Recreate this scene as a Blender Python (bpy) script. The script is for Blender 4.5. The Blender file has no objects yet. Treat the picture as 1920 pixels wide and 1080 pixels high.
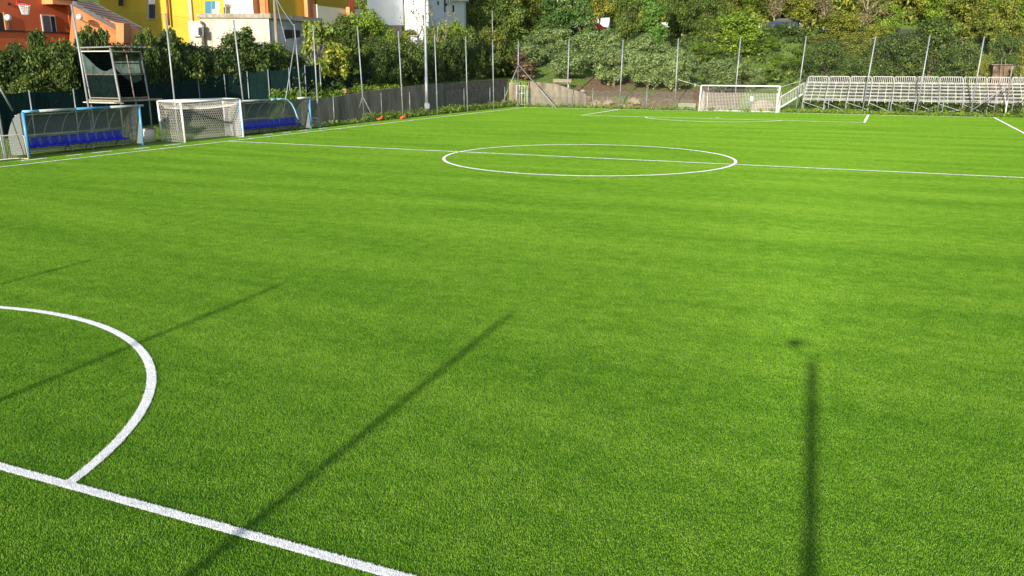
import bpy, math, random
import numpy as np
from mathutils import Vector, Matrix
S = bpy.context.scene
COL = S.collection
R = math.radians
# ---------------------------------------------------------------- camera
CAMP = np.array([35.7745, -39.3835, 4.4075]); YAW, PIT, ROL, FPX = -0.41440, 0.25960, 0.0008, 1572.45
_fw = np.array([math.sin(YAW)*math.cos(PIT), math.cos(YAW)*math.cos(PIT), -math.sin(PIT)])
_r0 = np.array([math.cos(YAW), -math.sin(YAW), 0.0]); _u0 = np.cross(_r0, _fw)
_rt = math.cos(ROL)*_r0 + math.sin(ROL)*_u0; _up = -math.sin(ROL)*_r0 + math.cos(ROL)*_u0
cd = bpy.data.cameras.new('camera'); cam = bpy.data.objects.new('camera', cd); COL.objects.link(cam)
cd.sensor_width = 36.0; cd.lens = 36.0*FPX/1920.0; cd.clip_start = 0.05; cd.clip_end = 900.0
M4 = Matrix(((_rt[0], _up[0], -_fw[0], CAMP[0]), (_rt[1], _up[1], -_fw[1], CAMP[1]), (_rt[2], _up[2], -_fw[2], CAMP[2]), (0, 0, 0, 1)))
cam.matrix_world = M4
S.camera = cam
# ---------------------------------------------------------------- light
SUND = Vector((-0.0742, 0.9514, -0.2988)).normalized()      # direction the sunlight travels
W = bpy.data.worlds.new('World'); S.world = W; W.use_nodes = True
nt = W.node_tree; nt.nodes.clear()
sk = nt.nodes.new('ShaderNodeTexSky'); sk.sky_type = 'NISHITA'; sk.sun_disc = False
sk.sun_elevation = R(17.4); sk.sun_rotation = R(175.5); sk.altitude = 50; sk.air_density = 1.0; sk.dust_density = 0.6
bg = nt.nodes.new('ShaderNodeBackground'); bg.inputs[1].default_value = 0.14
ow = nt.nodes.new('ShaderNodeOutputWorld'); nt.links.new(sk.outputs[0], bg.inputs[0]); nt.links.new(bg.outputs[0], ow.inputs[0])
sd = bpy.data.lights.new('sun', 'SUN'); sd.energy = 5.0; sd.angle = R(0.53); sd.color = (1.0, 0.93, 0.80)
so = bpy.data.objects.new('sun', sd); COL.objects.link(so); so.rotation_euler = SUND.to_track_quat('-Z', 'Y').to_euler(); so.location = (30, -60, 40)
S.view_settings.view_transform = 'Standard'; S.view_settings.look = 'None'; S.view_settings.exposure = 0.45; S.view_settings.gamma = 1
S.render.engine = 'CYCLES'
S.cycles.max_bounces = 5; S.cycles.diffuse_bounces = 3; S.cycles.glossy_bounces = 2; S.cycles.transmission_bounces = 3; S.cycles.transparent_max_bounces = 8
S.cycles.caustics_reflective = False; S.cycles.caustics_refractive = False
# ---------------------------------------------------------------- survey helpers: sight line of the photograph -> a real point on a known plane
def ray(px, py):
    a = (px-960)/FPX; b = -(py-540)/FPX
    return _fw + a*_rt + b*_up
def gp(px, py, z=0.0):
    d = ray(px, py); return CAMP + d*((z-CAMP[2])/d[2])
def onY(px, py, Y):
    d = ray(px, py); return CAMP + d*((Y-CAMP[1])/d[1])
def onX(px, py, X):
    d = ray(px, py); return CAMP + d*((X-CAMP[0])/d[0])
_FL = math.hypot(_fw[0], _fw[1])
def pd(px, py, dep):
    d = ray(px, py); h = (d[0]*_fw[0]+d[1]*_fw[1])/_FL
    return CAMP + d*(dep/h)
# ---------------------------------------------------------------- object helpers
def tag(o, label=None, cat=None, group=None, kind=None):
    if label: o['label'] = label
    if cat: o['category'] = cat
    if group: o['group'] = group
    if kind: o['kind'] = kind
    return o
def thing(name, label, cat, loc=(0, 0, 0), rz=0.0, group=None):
    o = bpy.data.objects.new(name, None); COL.objects.link(o); o.empty_display_size = 0.3
    o.location = tuple(float(v) for v in loc); o.rotation_euler = (0, 0, rz)
    return tag(o, label, cat, group)
class MB:
    def __init__(s): s.v = []; s.f = []; s.val = []
    def quad(s, a, b, c, d, val=None):
        n = len(s.v); s.v += [tuple(a), tuple(b), tuple(c), tuple(d)]; s.f.append((n, n+1, n+2, n+3))
    def poly(s, pts):
        n = len(s.v); s.v += [tuple(p) for p in pts]; s.f.append(tuple(range(n, n+len(pts))))
    def box(s, x0, x1, y0, y1, z0, z1):
        n = len(s.v)
        s.v += [(x0,y0,z0),(x1,y0,z0),(x1,y1,z0),(x0,y1,z0),(x0,y0,z1),(x1,y0,z1),(x1,y1,z1),(x0,y1,z1)]
        s.f += [tuple(n+i for i in q) for q in ((0,3,2,1),(4,5,6,7),(0,1,5,4),(1,2,6,5),(2,3,7,6),(3,0,4,7))]
        return s
    def bar(s, p, q, w, h=None, up=(0, 0, 1)):
        h = h or w; p = Vector(p); q = Vector(q); d = (q-p).normalized(); u = Vector(up)
        if abs(d.dot(u)) > 0.98: u = Vector((1, 0, 0))
        a = d.cross(u).normalized(); b = a.cross(d).normalized()
        n = len(s.v)
        for c in (p, q):
            for i, j in ((-1,-1),(1,-1),(1,1),(-1,1)): s.v.append(tuple(c + a*(i*w/2) + b*(j*h/2)))
        s.f += [tuple(n+i for i in q_) for q_ in ((0,3,2,1),(4,5,6,7),(0,1,5,4),(1,2,6,5),(2,3,7,6),(3,0,4,7))]
        return s
    def tube(s, pts, r, n=8, cap=True):
        pts = [Vector(p) for p in pts]; rs = r if isinstance(r, (list, tuple)) else [r]*len(pts)
        base = len(s.v); prev = None
        for i, p in enumerate(pts):
            d = (pts[min(i+1, len(pts)-1)] - pts[max(i-1, 0)]).normalized()
            if prev is None:
                u = Vector((0, 0, 1)) if abs(d.z) < 0.9 else Vector((1, 0, 0)); a = d.cross(u).normalized()
            else: a = (prev - d*prev.dot(d)).normalized()
            prev = a; b = d.cross(a)
            for k in range(n):
                t = 2*math.pi*k/n; s.v.append(tuple(p + (a*math.cos(t) + b*math.sin(t))*rs[i]))
        for i in range(len(pts)-1):
            for k in range(n):
                s.f.append((base+i*n+k, base+i*n+(k+1) % n, base+(i+1)*n+(k+1) % n, base+(i+1)*n+k))
        if cap and n > 2:
            s.f.append(tuple(base+k for k in reversed(range(n)))); s.f.append(tuple(base+(len(pts)-1)*n+k for k in range(n)))
        return s
    def prism(s, poly, off):
        """closed solid: planar polygon (3D pts) swept by off"""
        n = len(s.v); m = len(poly); off = Vector(off)
        s.v += [tuple(Vector(p)) for p in poly] + [tuple(Vector(p)+off) for p in poly]
        s.f.append(tuple(range(n, n+m))); s.f.append(tuple(reversed(range(n+m, n+2*m))))
        for i in range(m): s.f.append((n+i, n+m+i, n+m+(i+1) % m, n+(i+1) % m))
        return s
    def sphere(s, c, r, nu=12, nv=8, sq=(1, 1, 1)):
        n = len(s.v)
        for i in range(nv+1):
            t = math.pi*i/nv
            for k in range(nu):
                f = 2*math.pi*k/nu
                s.v.append((c[0]+r*sq[0]*math.sin(t)*math.cos(f), c[1]+r*sq[1]*math.sin(t)*math.sin(f), c[2]+r*sq[2]*math.cos(t)))
        for i in range(nv):
            for k in range(nu): s.f.append((n+i*nu+k, n+(i+1)*nu+k, n+(i+1)*nu+(k+1) % nu, n+i*nu+(k+1) % nu))
        return s
    def build(s, name, mat, parent=None, smooth=False, local=True):
        me = bpy.data.meshes.new(name); me.from_pydata(s.v, [], s.f); me.update()
        if mat: me.materials.append(mat)
        if smooth:
            for p in me.polygons: p.use_smooth = True
        o = bpy.data.objects.new(name, me); COL.objects.link(o)
        if parent:
            o.parent = parent
            if not local:      # vertices were given in world metres
                root = parent; L = Vector((0, 0, 0))
                while root: L += root.location; root = root.parent
                me.transform(Matrix.Translation(-L))
        return o
def npmesh(name, v, f, mat, val=None, smooth=False):
    v = np.asarray(v, np.float32); f = np.asarray(f, np.int32); k = f.shape[1]
    me = bpy.data.meshes.new(name); me.vertices.add(len(v)); me.vertices.foreach_set('co', v.ravel())
    me.loops.add(f.size); me.loops.foreach_set('vertex_index', f.ravel())
    me.polygons.add(len(f)); me.polygons.foreach_set('loop_start', np.arange(len(f), dtype=np.int32)*k)
    me.polygons.foreach_set('loop_total', np.full(len(f), k, np.int32))
    if smooth: me.polygons.foreach_set('use_smooth', np.ones(len(f), bool))
    me.update(calc_edges=True)
    if val is not None:
        at = me.attributes.new('v', 'FLOAT', 'FACE'); at.data.foreach_set('value', np.asarray(val, np.float32))
    if mat: me.materials.append(mat)
    return me
def link(name, me, parent=None):
    o = bpy.data.objects.new(name, me); COL.objects.link(o); o.parent = parent; return o
# ---------------------------------------------------------------- materials
def nodes(name):
    m = bpy.data.materials.new(name); m.use_nodes = True; n = m.node_tree; n.nodes.clear()
    out = n.nodes.new('ShaderNodeOutputMaterial'); return m, n, out
def ramp(n, stops):
    r = n.nodes.new('ShaderNodeValToRGB'); e = r.color_ramp.elements
    while len(e) < len(stops): e.new(0.5)
    for i, (p, c) in enumerate(stops): e[i].position = p; e[i].color = (*c, 1)
    return r
def mat(name, col, rough=0.6, metal=0.0, col2=None, scale=3.0, bump=0.0, bscale=20.0, stretch=(1, 1, 1), contrast=(0.35, 0.65), spec=0.5, alpha=None, detail=5):
    m, n, out = nodes(name); b = n.nodes.new('ShaderNodeBsdfPrincipled'); n.links.new(b.outputs[0], out.inputs[0])
    b.inputs['Base Color'].default_value = (*col, 1); b.inputs['Roughness'].default_value = rough; b.inputs['Metallic'].default_value = metal
    b.inputs['Specular IOR Level'].default_value = spec
    g = n.nodes.new('ShaderNodeNewGeometry')
    if col2 or bump:
        mp = n.nodes.new('ShaderNodeMapping'); mp.inputs['Scale'].default_value = stretch; n.links.new(g.outputs['Position'], mp.inputs[0])
    if col2:
        t = n.nodes.new('ShaderNodeTexNoise'); t.inputs['Scale'].default_value = scale; t.inputs['Detail'].default_value = detail; t.inputs['Roughness'].default_value = 0.65
        n.links.new(mp.outputs[0], t.inputs['Vector']); r = ramp(n, [(contrast[0], col), (contrast[1], col2)])
        n.links.new(t.outputs[0], r.inputs[0]); n.links.new(r.outputs[0], b.inputs['Base Color'])
    if bump:
        t2 = n.nodes.new('ShaderNodeTexNoise'); t2.inputs['Scale'].default_value = bscale; t2.inputs['Detail'].default_value = 4
        n.links.new(mp.outputs[0], t2.inputs['Vector']); bp = n.nodes.new('ShaderNodeBump'); bp.inputs['Strength'].default_value = bump; bp.inputs['Distance'].default_value = 0.05
        n.links.new(t2.outputs[0], bp.inputs['Height']); n.links.new(bp.outputs[0], b.inputs['Normal'])
    if alpha is not None: b.inputs['Alpha'].default_value = alpha
    return m
def leafmat(name, stops, transl=0.3, rough=0.55):
    m, n, out = nodes(name); at = n.nodes.new('ShaderNodeAttribute'); at.attribute_name = 'v'
    oi = n.nodes.new('ShaderNodeObjectInfo')
    mm = n.nodes.new('ShaderNodeMath'); mm.operation = 'MULTIPLY_ADD'; mm.inputs[1].default_value = 0.16; mm.inputs[2].default_value = -0.08
    n.links.new(oi.outputs['Random'], mm.inputs[0])
    ad = n.nodes.new('ShaderNodeMath'); ad.operation = 'ADD'; n.links.new(at.outputs['Fac'], ad.inputs[0]); n.links.new(mm.outputs[0], ad.inputs[1])
    r = ramp(n, stops); n.links.new(ad.outputs[0], r.inputs[0])
    b = n.nodes.new('ShaderNodeBsdfPrincipled'); b.inputs['Roughness'].default_value = rough; b.inputs['Specular IOR Level'].default_value = 0.35
    n.links.new(r.outputs[0], b.inputs['Base Color'])
    t = n.nodes.new('ShaderNodeBsdfTranslucent'); n.links.new(r.outputs[0], t.inputs['Color'])
    mx = n.nodes.new('ShaderNodeMixShader'); mx.inputs[0].default_value = transl
    n.links.new(b.outputs[0], mx.inputs[1]); n.links.new(t.outputs[0], mx.inputs[2]); n.links.new(mx.outputs[0], out.inputs[0])
    return m
def turfmat(name, base, blade=True):
    """synthetic turf: fibre tone per blade plus slow tone drift of the rolls, laid across the pitch"""
    m, n, out = nodes(name); g = n.nodes.new('ShaderNodeNewGeometry')
    def noise(sx, sy, det, rough=0.6):
        mp = n.nodes.new('ShaderNodeMapping'); mp.inputs['Scale'].default_value = (sx, sy, 0.0); n.links.new(g.outputs['Position'], mp.inputs[0])
        t = n.nodes.new('ShaderNodeTexNoise'); t.inputs['Scale'].default_value = 1.0; t.inputs['Detail'].default_value = det; t.inputs['Roughness'].default_value = rough
        n.links.new(mp.outputs[0], t.inputs['Vector']); return t
    def math_(op, a, b, c=None):
        k = n.nodes.new('ShaderNodeMath'); k.operation = op
        for i, x in enumerate((a, b, c)):
            if x is None: continue
            if isinstance(x, (int, float)): k.inputs[i].default_value = x
            else: n.links.new(x, k.inputs[i])
        return k.outputs[0]
    a = noise(0.10, 0.55, 4).outputs[0]; b2 = noise(2.6, 3.2, 3).outputs[0]; c2 = noise(14.0, 16.0, 2).outputs[0]
    tot = math_('MULTIPLY_ADD', a, 0.62, math_('MULTIPLY_ADD', b2, 0.55, math_('MULTIPLY', c2, 0.35)))
    if blade:
        at = n.nodes.new('ShaderNodeAttribute'); at.attribute_name = 'v'
        tot = math_('MULTIPLY_ADD', at.outputs['Fac'], 0.55, tot)
        tot = math_('SUBTRACT', tot, 0.275)
    fac = math_('SUBTRACT', tot, 0.26)
    r = ramp(n, [(0.15, base[0]), (0.5, base[1]), (0.85, base[2])]); n.links.new(fac, r.inputs[0])
    b = n.nodes.new('ShaderNodeBsdfPrincipled'); b.inputs['Roughness'].default_value = 0.5; b.inputs['Specular IOR Level'].default_value = 0.2
    n.links.new(r.outputs[0], b.inputs['Base Color'])
    if blade:
        t = n.nodes.new('ShaderNodeBsdfTranslucent'); n.links.new(r.outputs[0], t.inputs['Color'])
        mx = n.nodes.new('ShaderNodeMixShader'); mx.inputs[0].default_value = 0.22
        n.links.new(b.outputs[0], mx.inputs[1]); n.links.new(t.outputs[0], mx.inputs[2]); n.links.new(mx.outputs[0], out.inputs[0])
    else: n.links.new(b.outputs[0], out.inputs[0])
    return m
TURF = ((0.056, 0.180, 0.005), (0.155, 0.352, 0.016), (0.325, 0.510, 0.055))
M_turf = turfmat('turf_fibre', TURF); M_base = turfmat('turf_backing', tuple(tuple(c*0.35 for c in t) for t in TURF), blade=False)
M_white = mat('white_fibre', (0.68, 0.68, 0.70), 0.5, col2=(0.86, 0.86, 0.86), scale=9, spec=0.3, contrast=(.25, .5))
M_galv = mat('galvanised_steel', (0.24, 0.27, 0.29), 0.5, 0.3, col2=(0.36, 0.385, 0.40), scale=1.3, spec=0.5)
M_galvd = mat('dull_steel', (0.22, 0.23, 0.23), 0.6, 0.3, col2=(0.32, 0.32, 0.31), scale=2)
M_wpaint = mat('white_paint', (0.80, 0.80, 0.79), 0.4, col2=(0.70, 0.70, 0.68), scale=2)
M_conc = mat('old_concrete', (0.065, 0.055, 0.045), 0.95, col2=(0.33, 0.285, 0.235), scale=1.1, bump=0.8, bscale=9, stretch=(1, 1, 0.22), detail=10, contrast=(.30, .72))
M_concs = mat('pale_concrete', (0.11, 0.09, 0.065), 0.9, col2=(0.31, 0.26, 0.19), scale=1.1, bump=0.5, bscale=9, stretch=(1, 1, 0.3), detail=10, contrast=(.32, .6))
# ---------------------------------------------------------------- setting: pitch
rng = np.random.default_rng(7)
XL, XR, YN, YF = 0.0, 44.25, -45.6, 45.75
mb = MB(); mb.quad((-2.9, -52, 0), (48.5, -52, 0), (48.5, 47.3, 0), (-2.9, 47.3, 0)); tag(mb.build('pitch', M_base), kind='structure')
def blades(n, x0, x1, y0, y1, z0, hmin, hmax, w, lean, g):
    p = np.stack([g.uniform(x0, x1, n), g.uniform(y0, y1, n)], 1); a = g.uniform(0, 2*math.pi, n); h = g.uniform(hmin, hmax, n)
    la = g.uniform(0, 2*math.pi, n); l = np.abs(g.normal(0, lean, n))*h
    wx = np.cos(a)*w/2*g.uniform(.6, 1.3, n); wy = np.sin(a)*w/2*g.uniform(.6, 1.3, n)
    v = np.zeros((n, 3, 3), np.float32)
    v[:, 0, :2] = p + np.stack([wx, wy], 1); v[:, 1, :2] = p - np.stack([wx, wy], 1); v[:, :2, 2] = z0
    v[:, 2, 0] = p[:, 0] + np.cos(la)*l; v[:, 2, 1] = p[:, 1] + np.sin(la)*l; v[:, 2, 2] = z0 + h
    return v.reshape(-1, 3)
NB = 10500
bv = blades(NB, 0, 1, 0, 1, 0.0, 0.014, 0.025, 0.0068, 0.54, rng)
patch = link('turf_patch', npmesh('turf_patch', bv, np.arange(NB*3).reshape(-1, 3), M_turf, rng.uniform(0, 1, NB))) 
COL.objects.unlink(patch)
pts = []
for ix in range(-2, 48):
    for iy in range(-38, 47):
        c = np.array([ix+.5, iy+.5, 0]) - CAMP; z = c @ _fw
        if z < 2: continue
        sx = abs(c @ _rt)/z*FPX; sy = (c @ _up)/z*FPX
        if sx < 1250 and sy > -950: pts.append((ix+.5, iy+.5, 0))
me = bpy.data.meshes.new('turf'); me.from_pydata(pts, [], []); turf = bpy.data.objects.new('turf', me); COL.objects.link(turf); me.materials.append(M_turf)
tag(turf, 'short bright green artificial grass covering the pitch', 'artificial grass', kind='stuff')
gn = bpy.data.node_groups.new('turf_nodes', 'GeometryNodeTree'); gn.interface.new_socket('Geometry', in_out='INPUT', socket_type='NodeSocketGeometry'); gn.interface.new_socket('Geometry', in_out='OUTPUT', socket_type='NodeSocketGeometry')
N = gn.nodes; gi = N.new('NodeGroupInput'); go = N.new('NodeGroupOutput'); iop = N.new('GeometryNodeInstanceOnPoints'); oi = N.new('GeometryNodeObjectInfo'); oi.inputs[0].default_value = patch
rv = N.new('FunctionNodeRandomValue'); rv.data_type = 'INT'; rv.inputs[4].default_value = 0; rv.inputs[5].default_value = 3
mm = N.new('ShaderNodeMath'); mm.operation = 'MULTIPLY'; mm.inputs[1].default_value = math.pi/2
cx = N.new('ShaderNodeCombineXYZ'); L = gn.links
L.new(gi.outputs[0], iop.inputs['Points']); L.new(oi.outputs['Geometry'], iop.inputs['Instance']); L.new(rv.outputs[2], mm.inputs[0]); L.new(mm.outputs[0], cx.inputs[2]); L.new(cx.outputs[0], iop.inputs['Rotation']); L.new(iop.outputs[0], go.inputs[0])
bv2 = bv.reshape(-1, 3); bv2[:, :2] -= 0.5; patch.data.vertices.foreach_set('co', bv2.ravel()); patch.data.update()
md = turf.modifiers.new('turf', 'NODES'); md.node_group = gn
# ---------------------------------------------------------------- painted lines: sheets of white fibre
lv, lf = [], []
def strip(poly, w=0.11, z=0.020):
    """poly: list of (x, y); a raised sheet with white fibres standing out of it, thicker where the camera is near"""
    for (x0, y0), (x1, y1) in zip(poly[:-1], poly[1:]):
        L_ = math.hypot(x1-x0, y1-y0); dx, dy = (x1-x0)/L_, (y1-y0)/L_; nx, ny = -dy*w/2, dx*w/2
        dist = math.hypot((x0+x1)/2-CAMP[0], (y0+y1)/2-CAMP[1]); z = 0.017 + 0.016*min(1, max(0, (dist-12)/20))
        b = len(lv); lv.extend([(x0+nx, y0+ny, z), (x0-nx, y0-ny, z), (x1-nx, y1-ny, z), (x1+nx, y1+ny, z)])
        lf.append((b, b+1, b+2)); lf.append((b, b+2, b+3))
        n = int(L_*w*max(900, 26000*min(1, (9/max(dist, 1))**1.6)))
        if n:
            q = blades(n, 0, L_, -w/2*1.04, w/2*1.04, z-0.006, 0.010, 0.021, 0.007*min(5, max(1, dist/14)), 0.8, rng)
            X = x0 + q[:, 0]*dx - q[:, 1]*dy; Y = y0 + q[:, 0]*dy + q[:, 1]*dx
            b = len(lv); lv.extend(np.stack([X, Y, q[:, 2]], 1).tolist()); lf.extend((np.arange(n*3).reshape(-1, 3)+b).tolist())
def arc(cx_, cy_, r, a0, a1, w=0.11, n=72):
    strip([(cx_+r*math.cos(R(a0+(a1-a0)*i/n)), cy_+r*math.sin(R(a0+(a1-a0)*i/n))) for i in range(n+1)], w)
strip([(XL, y) for y in np.linspace(-40, YF, 60)]); strip([(x, YF) for x in np.linspace(XL-.055, XR+.055, 20)]); strip([(XR, y) for y in np.linspace(-40, YF, 20)], 0.13)
strip([(x, 0) for x in np.linspace(XL, XR, 30)], 0.12)
arc(22.5, 0, 7.035, 0, 360, 0.13, 120)
BX0, BX1, BY = 10.35, 34.1, 33.95
strip([(BX0, YF), (BX0, BY)], .12); strip([(BX0-.06, BY), (BX1+.06, BY)], .11); strip([(BX1, BY), (BX1, YF)], .16)
RD = 6.16; SPY = YF-9.7
aa = math.degrees(math.asin((SPY-BY)/RD)); arc(22.05, SPY, RD, 180+aa, 360-aa, .12)
strip([(21.95, SPY+.05), (22.3, SPY+.05)], .3)
NBY = -33.79
strip([(x, NBY) for x in np.linspace(10, 34.3, 50)], .115)
arc(22.13, NBY-1.69, RD, 16, 164, .125, 60)
for a, b in (((20, 301.5), (80, 297)), ((117, 293), (152, 290.2)), ((187, 289), (218, 284.6)), ((249, 280.5), (279, 277.4)), ((308, 274.3), (331, 272.5)), ((309, 271.5), (322, 270)), ((432, 258), (481, 256.6)), ((502, 254), (522, 252.4)), ((542, 250.4), (561, 248.7)), ((577, 246.9), (596, 245.2)), ((611, 242.7), (630, 241.2))):
    A = gp(*a); B = gp(*b); xm = -1.45 if a[0] < 200 else -1.2
    strip([(xm, A[1]), (xm, B[1])], .12)
o = link('pitch_markings', npmesh('pitch_markings', np.array(lv), np.array(lf), M_white)); tag(o, kind='structure')
# ================================================================ terrain
def lerp(x, xs, ys): return float(np.interp(x, xs, ys))
def sstep(t): t = min(1, max(0, t)); return t*t*(3-2*t)
WALLTOP = ([-14, 8, 12, 16, 21, 31, 49], [0.9, 1.4, 1.75, 1.9, 2.25, 2.6, 3.0])
def terr(x, y):
    zl = -9; zb = -9
    if x < -4.0:
        w = lerp(y, *WALLTOP)
        if y < 10.5 and x > -7.3: return 0.0
        zl = w - 0.12 + 0.75*sstep((-4.2-x)/1.8)*(1 if y < 26 else .3) + max(0, -6.5-x)*0.10 + max(0, -34-x)*0.30
    if y > 49.0:
        b = lerp(x, [-6, -2, 0, 5, 9, 18, 22, 50], [3.0, 2.6, 2.3, 1.15, 1.15, 0.9, 0.25, 0.10])
        k = sstep((y-49.6)/2.0) if x > 5.6 else (1 if y > 50.6 else 0)
        up = max(0, y-51.5) if x < 24 else max(0, y-51.5-min(1, (x-24)/4)*7)
        z = b*k + (9.1-b)*min(1, (up/34.5)**1.15)
        if y > 95: z += (y-95)*0.30
        zb = z
    if x < -4 or y > 49.0:
        z = max(zl, zb)
        if x > 46: z += (x-46)*0.03
        return z + 0.10*math.sin(x*1.3+y*.7)*math.sin(y*.9-x*.4)*(1 if (y > 52 or x < -6) else 0)
    if x > 48.4: return 0.0
    return -0.03
def fz(x, y): return terr(x, y)
xs = sorted(set([-180, -150, -120, -100, -80, -60, -50, -40] + list(np.arange(-34, -4.4, 1.0)) + [-4.25, -4.1, -4.02, -3.98, -3.0] + list(np.arange(-2.0, 60, 1.2)) + [64, 70, 80, 95, 120, 150]))
ys = sorted(set([-120, -80, -60, -52] + list(np.arange(-48, 46, 2.0)) + [47.3, 48.4, 49.0, 49.3, 49.6, 49.9, 50.2, 50.5, 50.65, 50.8, 51.2, 51.6, 52.0, 52.6] + list(np.arange(53.5, 100, 1.5)) + [103, 108, 115, 125, 140, 160, 190, 230, 290]))
V = []; F = []
for y in ys:
    for x in xs:
        z = terr(x, y)
        if -2.95 <= x <= 48.45 and -52 <= y <= 47.35: z = -0.06
        V.append((x, y, z))
nx = len(xs)
for j in range(len(ys)-1):
    for i in range(nx-1): F.append((j*nx+i, j*nx+i+1, (j+1)*nx+i+1, (j+1)*nx+i))
def groundmat():
    m, n, out = nodes('bank_soil_and_grass'); g = n.nodes.new('ShaderNodeNewGeometry')
    t = n.nodes.new('ShaderNodeTexNoise'); t.inputs['Scale'].default_value = 0.22; t.inputs['Detail'].default_value = 6; n.links.new(g.outputs['Position'], t.inputs['Vector'])
    t2 = n.nodes.new('ShaderNodeTexNoise'); t2.inputs['Scale'].default_value = 4; t2.inputs['Detail'].default_value = 8; n.links.new(g.outputs['Position'], t2.inputs['Vector'])
    earth = ramp(n, [(.3, (.10, .06, .035)), (.6, (.24, .155, .09)), (.8, (.36, .27, .17))]); grass = ramp(n, [(.3, (.06, .12, .012)), (.7, (.20, .30, .03))])
    n.links.new(t2.outputs[0], earth.inputs[0]); n.links.new(t2.outputs[0], grass.inputs[0])
    # grass grows further up the slope and beside the left wall; bare soil shows on the bank behind the goal line
    sp = n.nodes.new('ShaderNodeSeparateXYZ'); n.links.new(g.outputs['Position'], sp.inputs[0])
    def mr(sock, a, b):
        k = n.nodes.new('ShaderNodeMapRange'); k.inputs[1].default_value = a; k.inputs[2].default_value = b; n.links.new(sock, k.inputs[0]); return k.outputs[0]
    gx = mr(sp.outputs[0], 20, 23); gy = mr(sp.outputs[1], 60, 63); gw = mr(sp.outputs[0], 3.5, 0.5)
    a = n.nodes.new('ShaderNodeMath'); a.operation = 'MAXIMUM'; n.links.new(gx, a.inputs[0]); n.links.new(gy, a.inputs[1])
    a2 = n.nodes.new('ShaderNodeMath'); a2.operation = 'MAXIMUM'; n.links.new(a.outputs[0], a2.inputs[0]); n.links.new(gw, a2.inputs[1])
    s = n.nodes.new('ShaderNodeMath'); s.operation = 'MULTIPLY_ADD'; s.inputs[1].default_value = 0.55; n.links.new(a2.outputs[0], s.inputs[0]); n.links.new(t.outputs[0], s.inputs[2])
    f = mr(s.outputs[0], .56, .64)
    mx = n.nodes.new('ShaderNodeMix'); mx.data_type = 'RGBA'; n.links.new(f, mx.inputs[0]); n.links.new(earth.outputs[0], mx.inputs[6]); n.links.new(grass.outputs[0], mx.inputs[7])
    b = n.nodes.new('ShaderNodeBsdfPrincipled'); b.inputs['Roughness'].default_value = .95; n.links.new(mx.outputs[2], b.inputs['Base Color'])
    bp = n.nodes.new('ShaderNodeBump'); bp.inputs['Distance'].default_value = .15; n.links.new(t2.outputs[0], bp.inputs['Height']); n.links.new(bp.outputs[0], b.inputs['Normal'])
    n.links.new(b.outputs[0], out.inputs[0]); return m
M_ground = groundmat()
o = link('ground', npmesh('ground', np.array(V), np.array(F), M_ground, smooth=False)); tag(o, kind='structure')
# road on the hillside
M_asph = mat('asphalt', (.05, .05, .05), .9, col2=(.09, .09, .085), scale=5)
mb = MB(); xr = list(np.arange(-25, 90, 3.0))
for a, b in zip(xr[:-1], xr[1:]): mb.quad((a, 86.6, terr(a, 87)+.16), (b, 86.6, terr(b, 87)+.16), (b, 93, terr(b, 93)+.16), (a, 93, terr(a, 93)+.16))
tag(mb.build('road', M_asph), kind='structure')
# ================================================================ vegetation
G = lambda *c: c
P_OLIVE = [(0, (0.083, 0.124, 0.037)), (.45, (0.222, 0.311, 0.098)), (.8, (0.417, 0.524, 0.196)), (1, (0.582, 0.690, 0.333))]
P_OAK = [(0, (0.030, 0.052, 0.011)), (.5, (0.101, 0.163, 0.029)), (.85, (0.230, 0.299, 0.054)), (1, (0.378, 0.416, 0.096))]
P_BUSH = [(0, (0.019, 0.038, 0.008)), (.5, (0.074, 0.125, 0.022)), (.75, (0.158, 0.220, 0.035)), (.92, (0.357, 0.360, 0.070)), (1, (0.525, 0.460, 0.100))]
P_LIME = [(0, (0.058, 0.108, 0.014)), (.5, (0.188, 0.297, 0.028)), (.85, (0.347, 0.459, 0.048)), (1, (0.491, 0.567, 0.083))]
P_AUT = [(0, (.050, .070, .015)), (.35, (.145, .190, .032)), (.6, (.27, .31, .045)), (.85, (.43, .40, .055)), (1, (.56, .36, .06))]
P_YEL = [(0, (0.072, 0.120, 0.022)), (.4, (0.204, 0.288, 0.042)), (.65, (0.504, 0.504, 0.048)), (1, (0.744, 0.648, 0.072))]
P_BROWN = [(0, (.05, .035, .02)), (.5, (.19, .12, .06)), (1, (.40, .26, .14))]
P_CON = [(0, (0.026, 0.064, 0.018)), (.5, (0.096, 0.193, 0.039)), (1, (0.211, 0.350, 0.079))]
P_TAN = [(0, (0.108, 0.090, 0.042)), (.5, (0.264, 0.228, 0.108)), (1, (0.456, 0.396, 0.204))]
L_ = {k: leafmat('leaves_'+k, v) for k, v in dict(olive=P_OLIVE, oak=P_OAK, bush=P_BUSH, lime=P_LIME, autumn=P_AUT, yellow=P_YEL, brown=P_BROWN, conifer=P_CON, tan=P_TAN).items()}
M_bark = mat('bark', (.10, .075, .05), .95, col2=(.24, .19, .14), scale=6, bump=.5, bscale=15, stretch=(1, 1, .3))
M_twig = mat('pale_twigs', (.26, .21, .15), .9, col2=(.42, .36, .27), scale=5)
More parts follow.
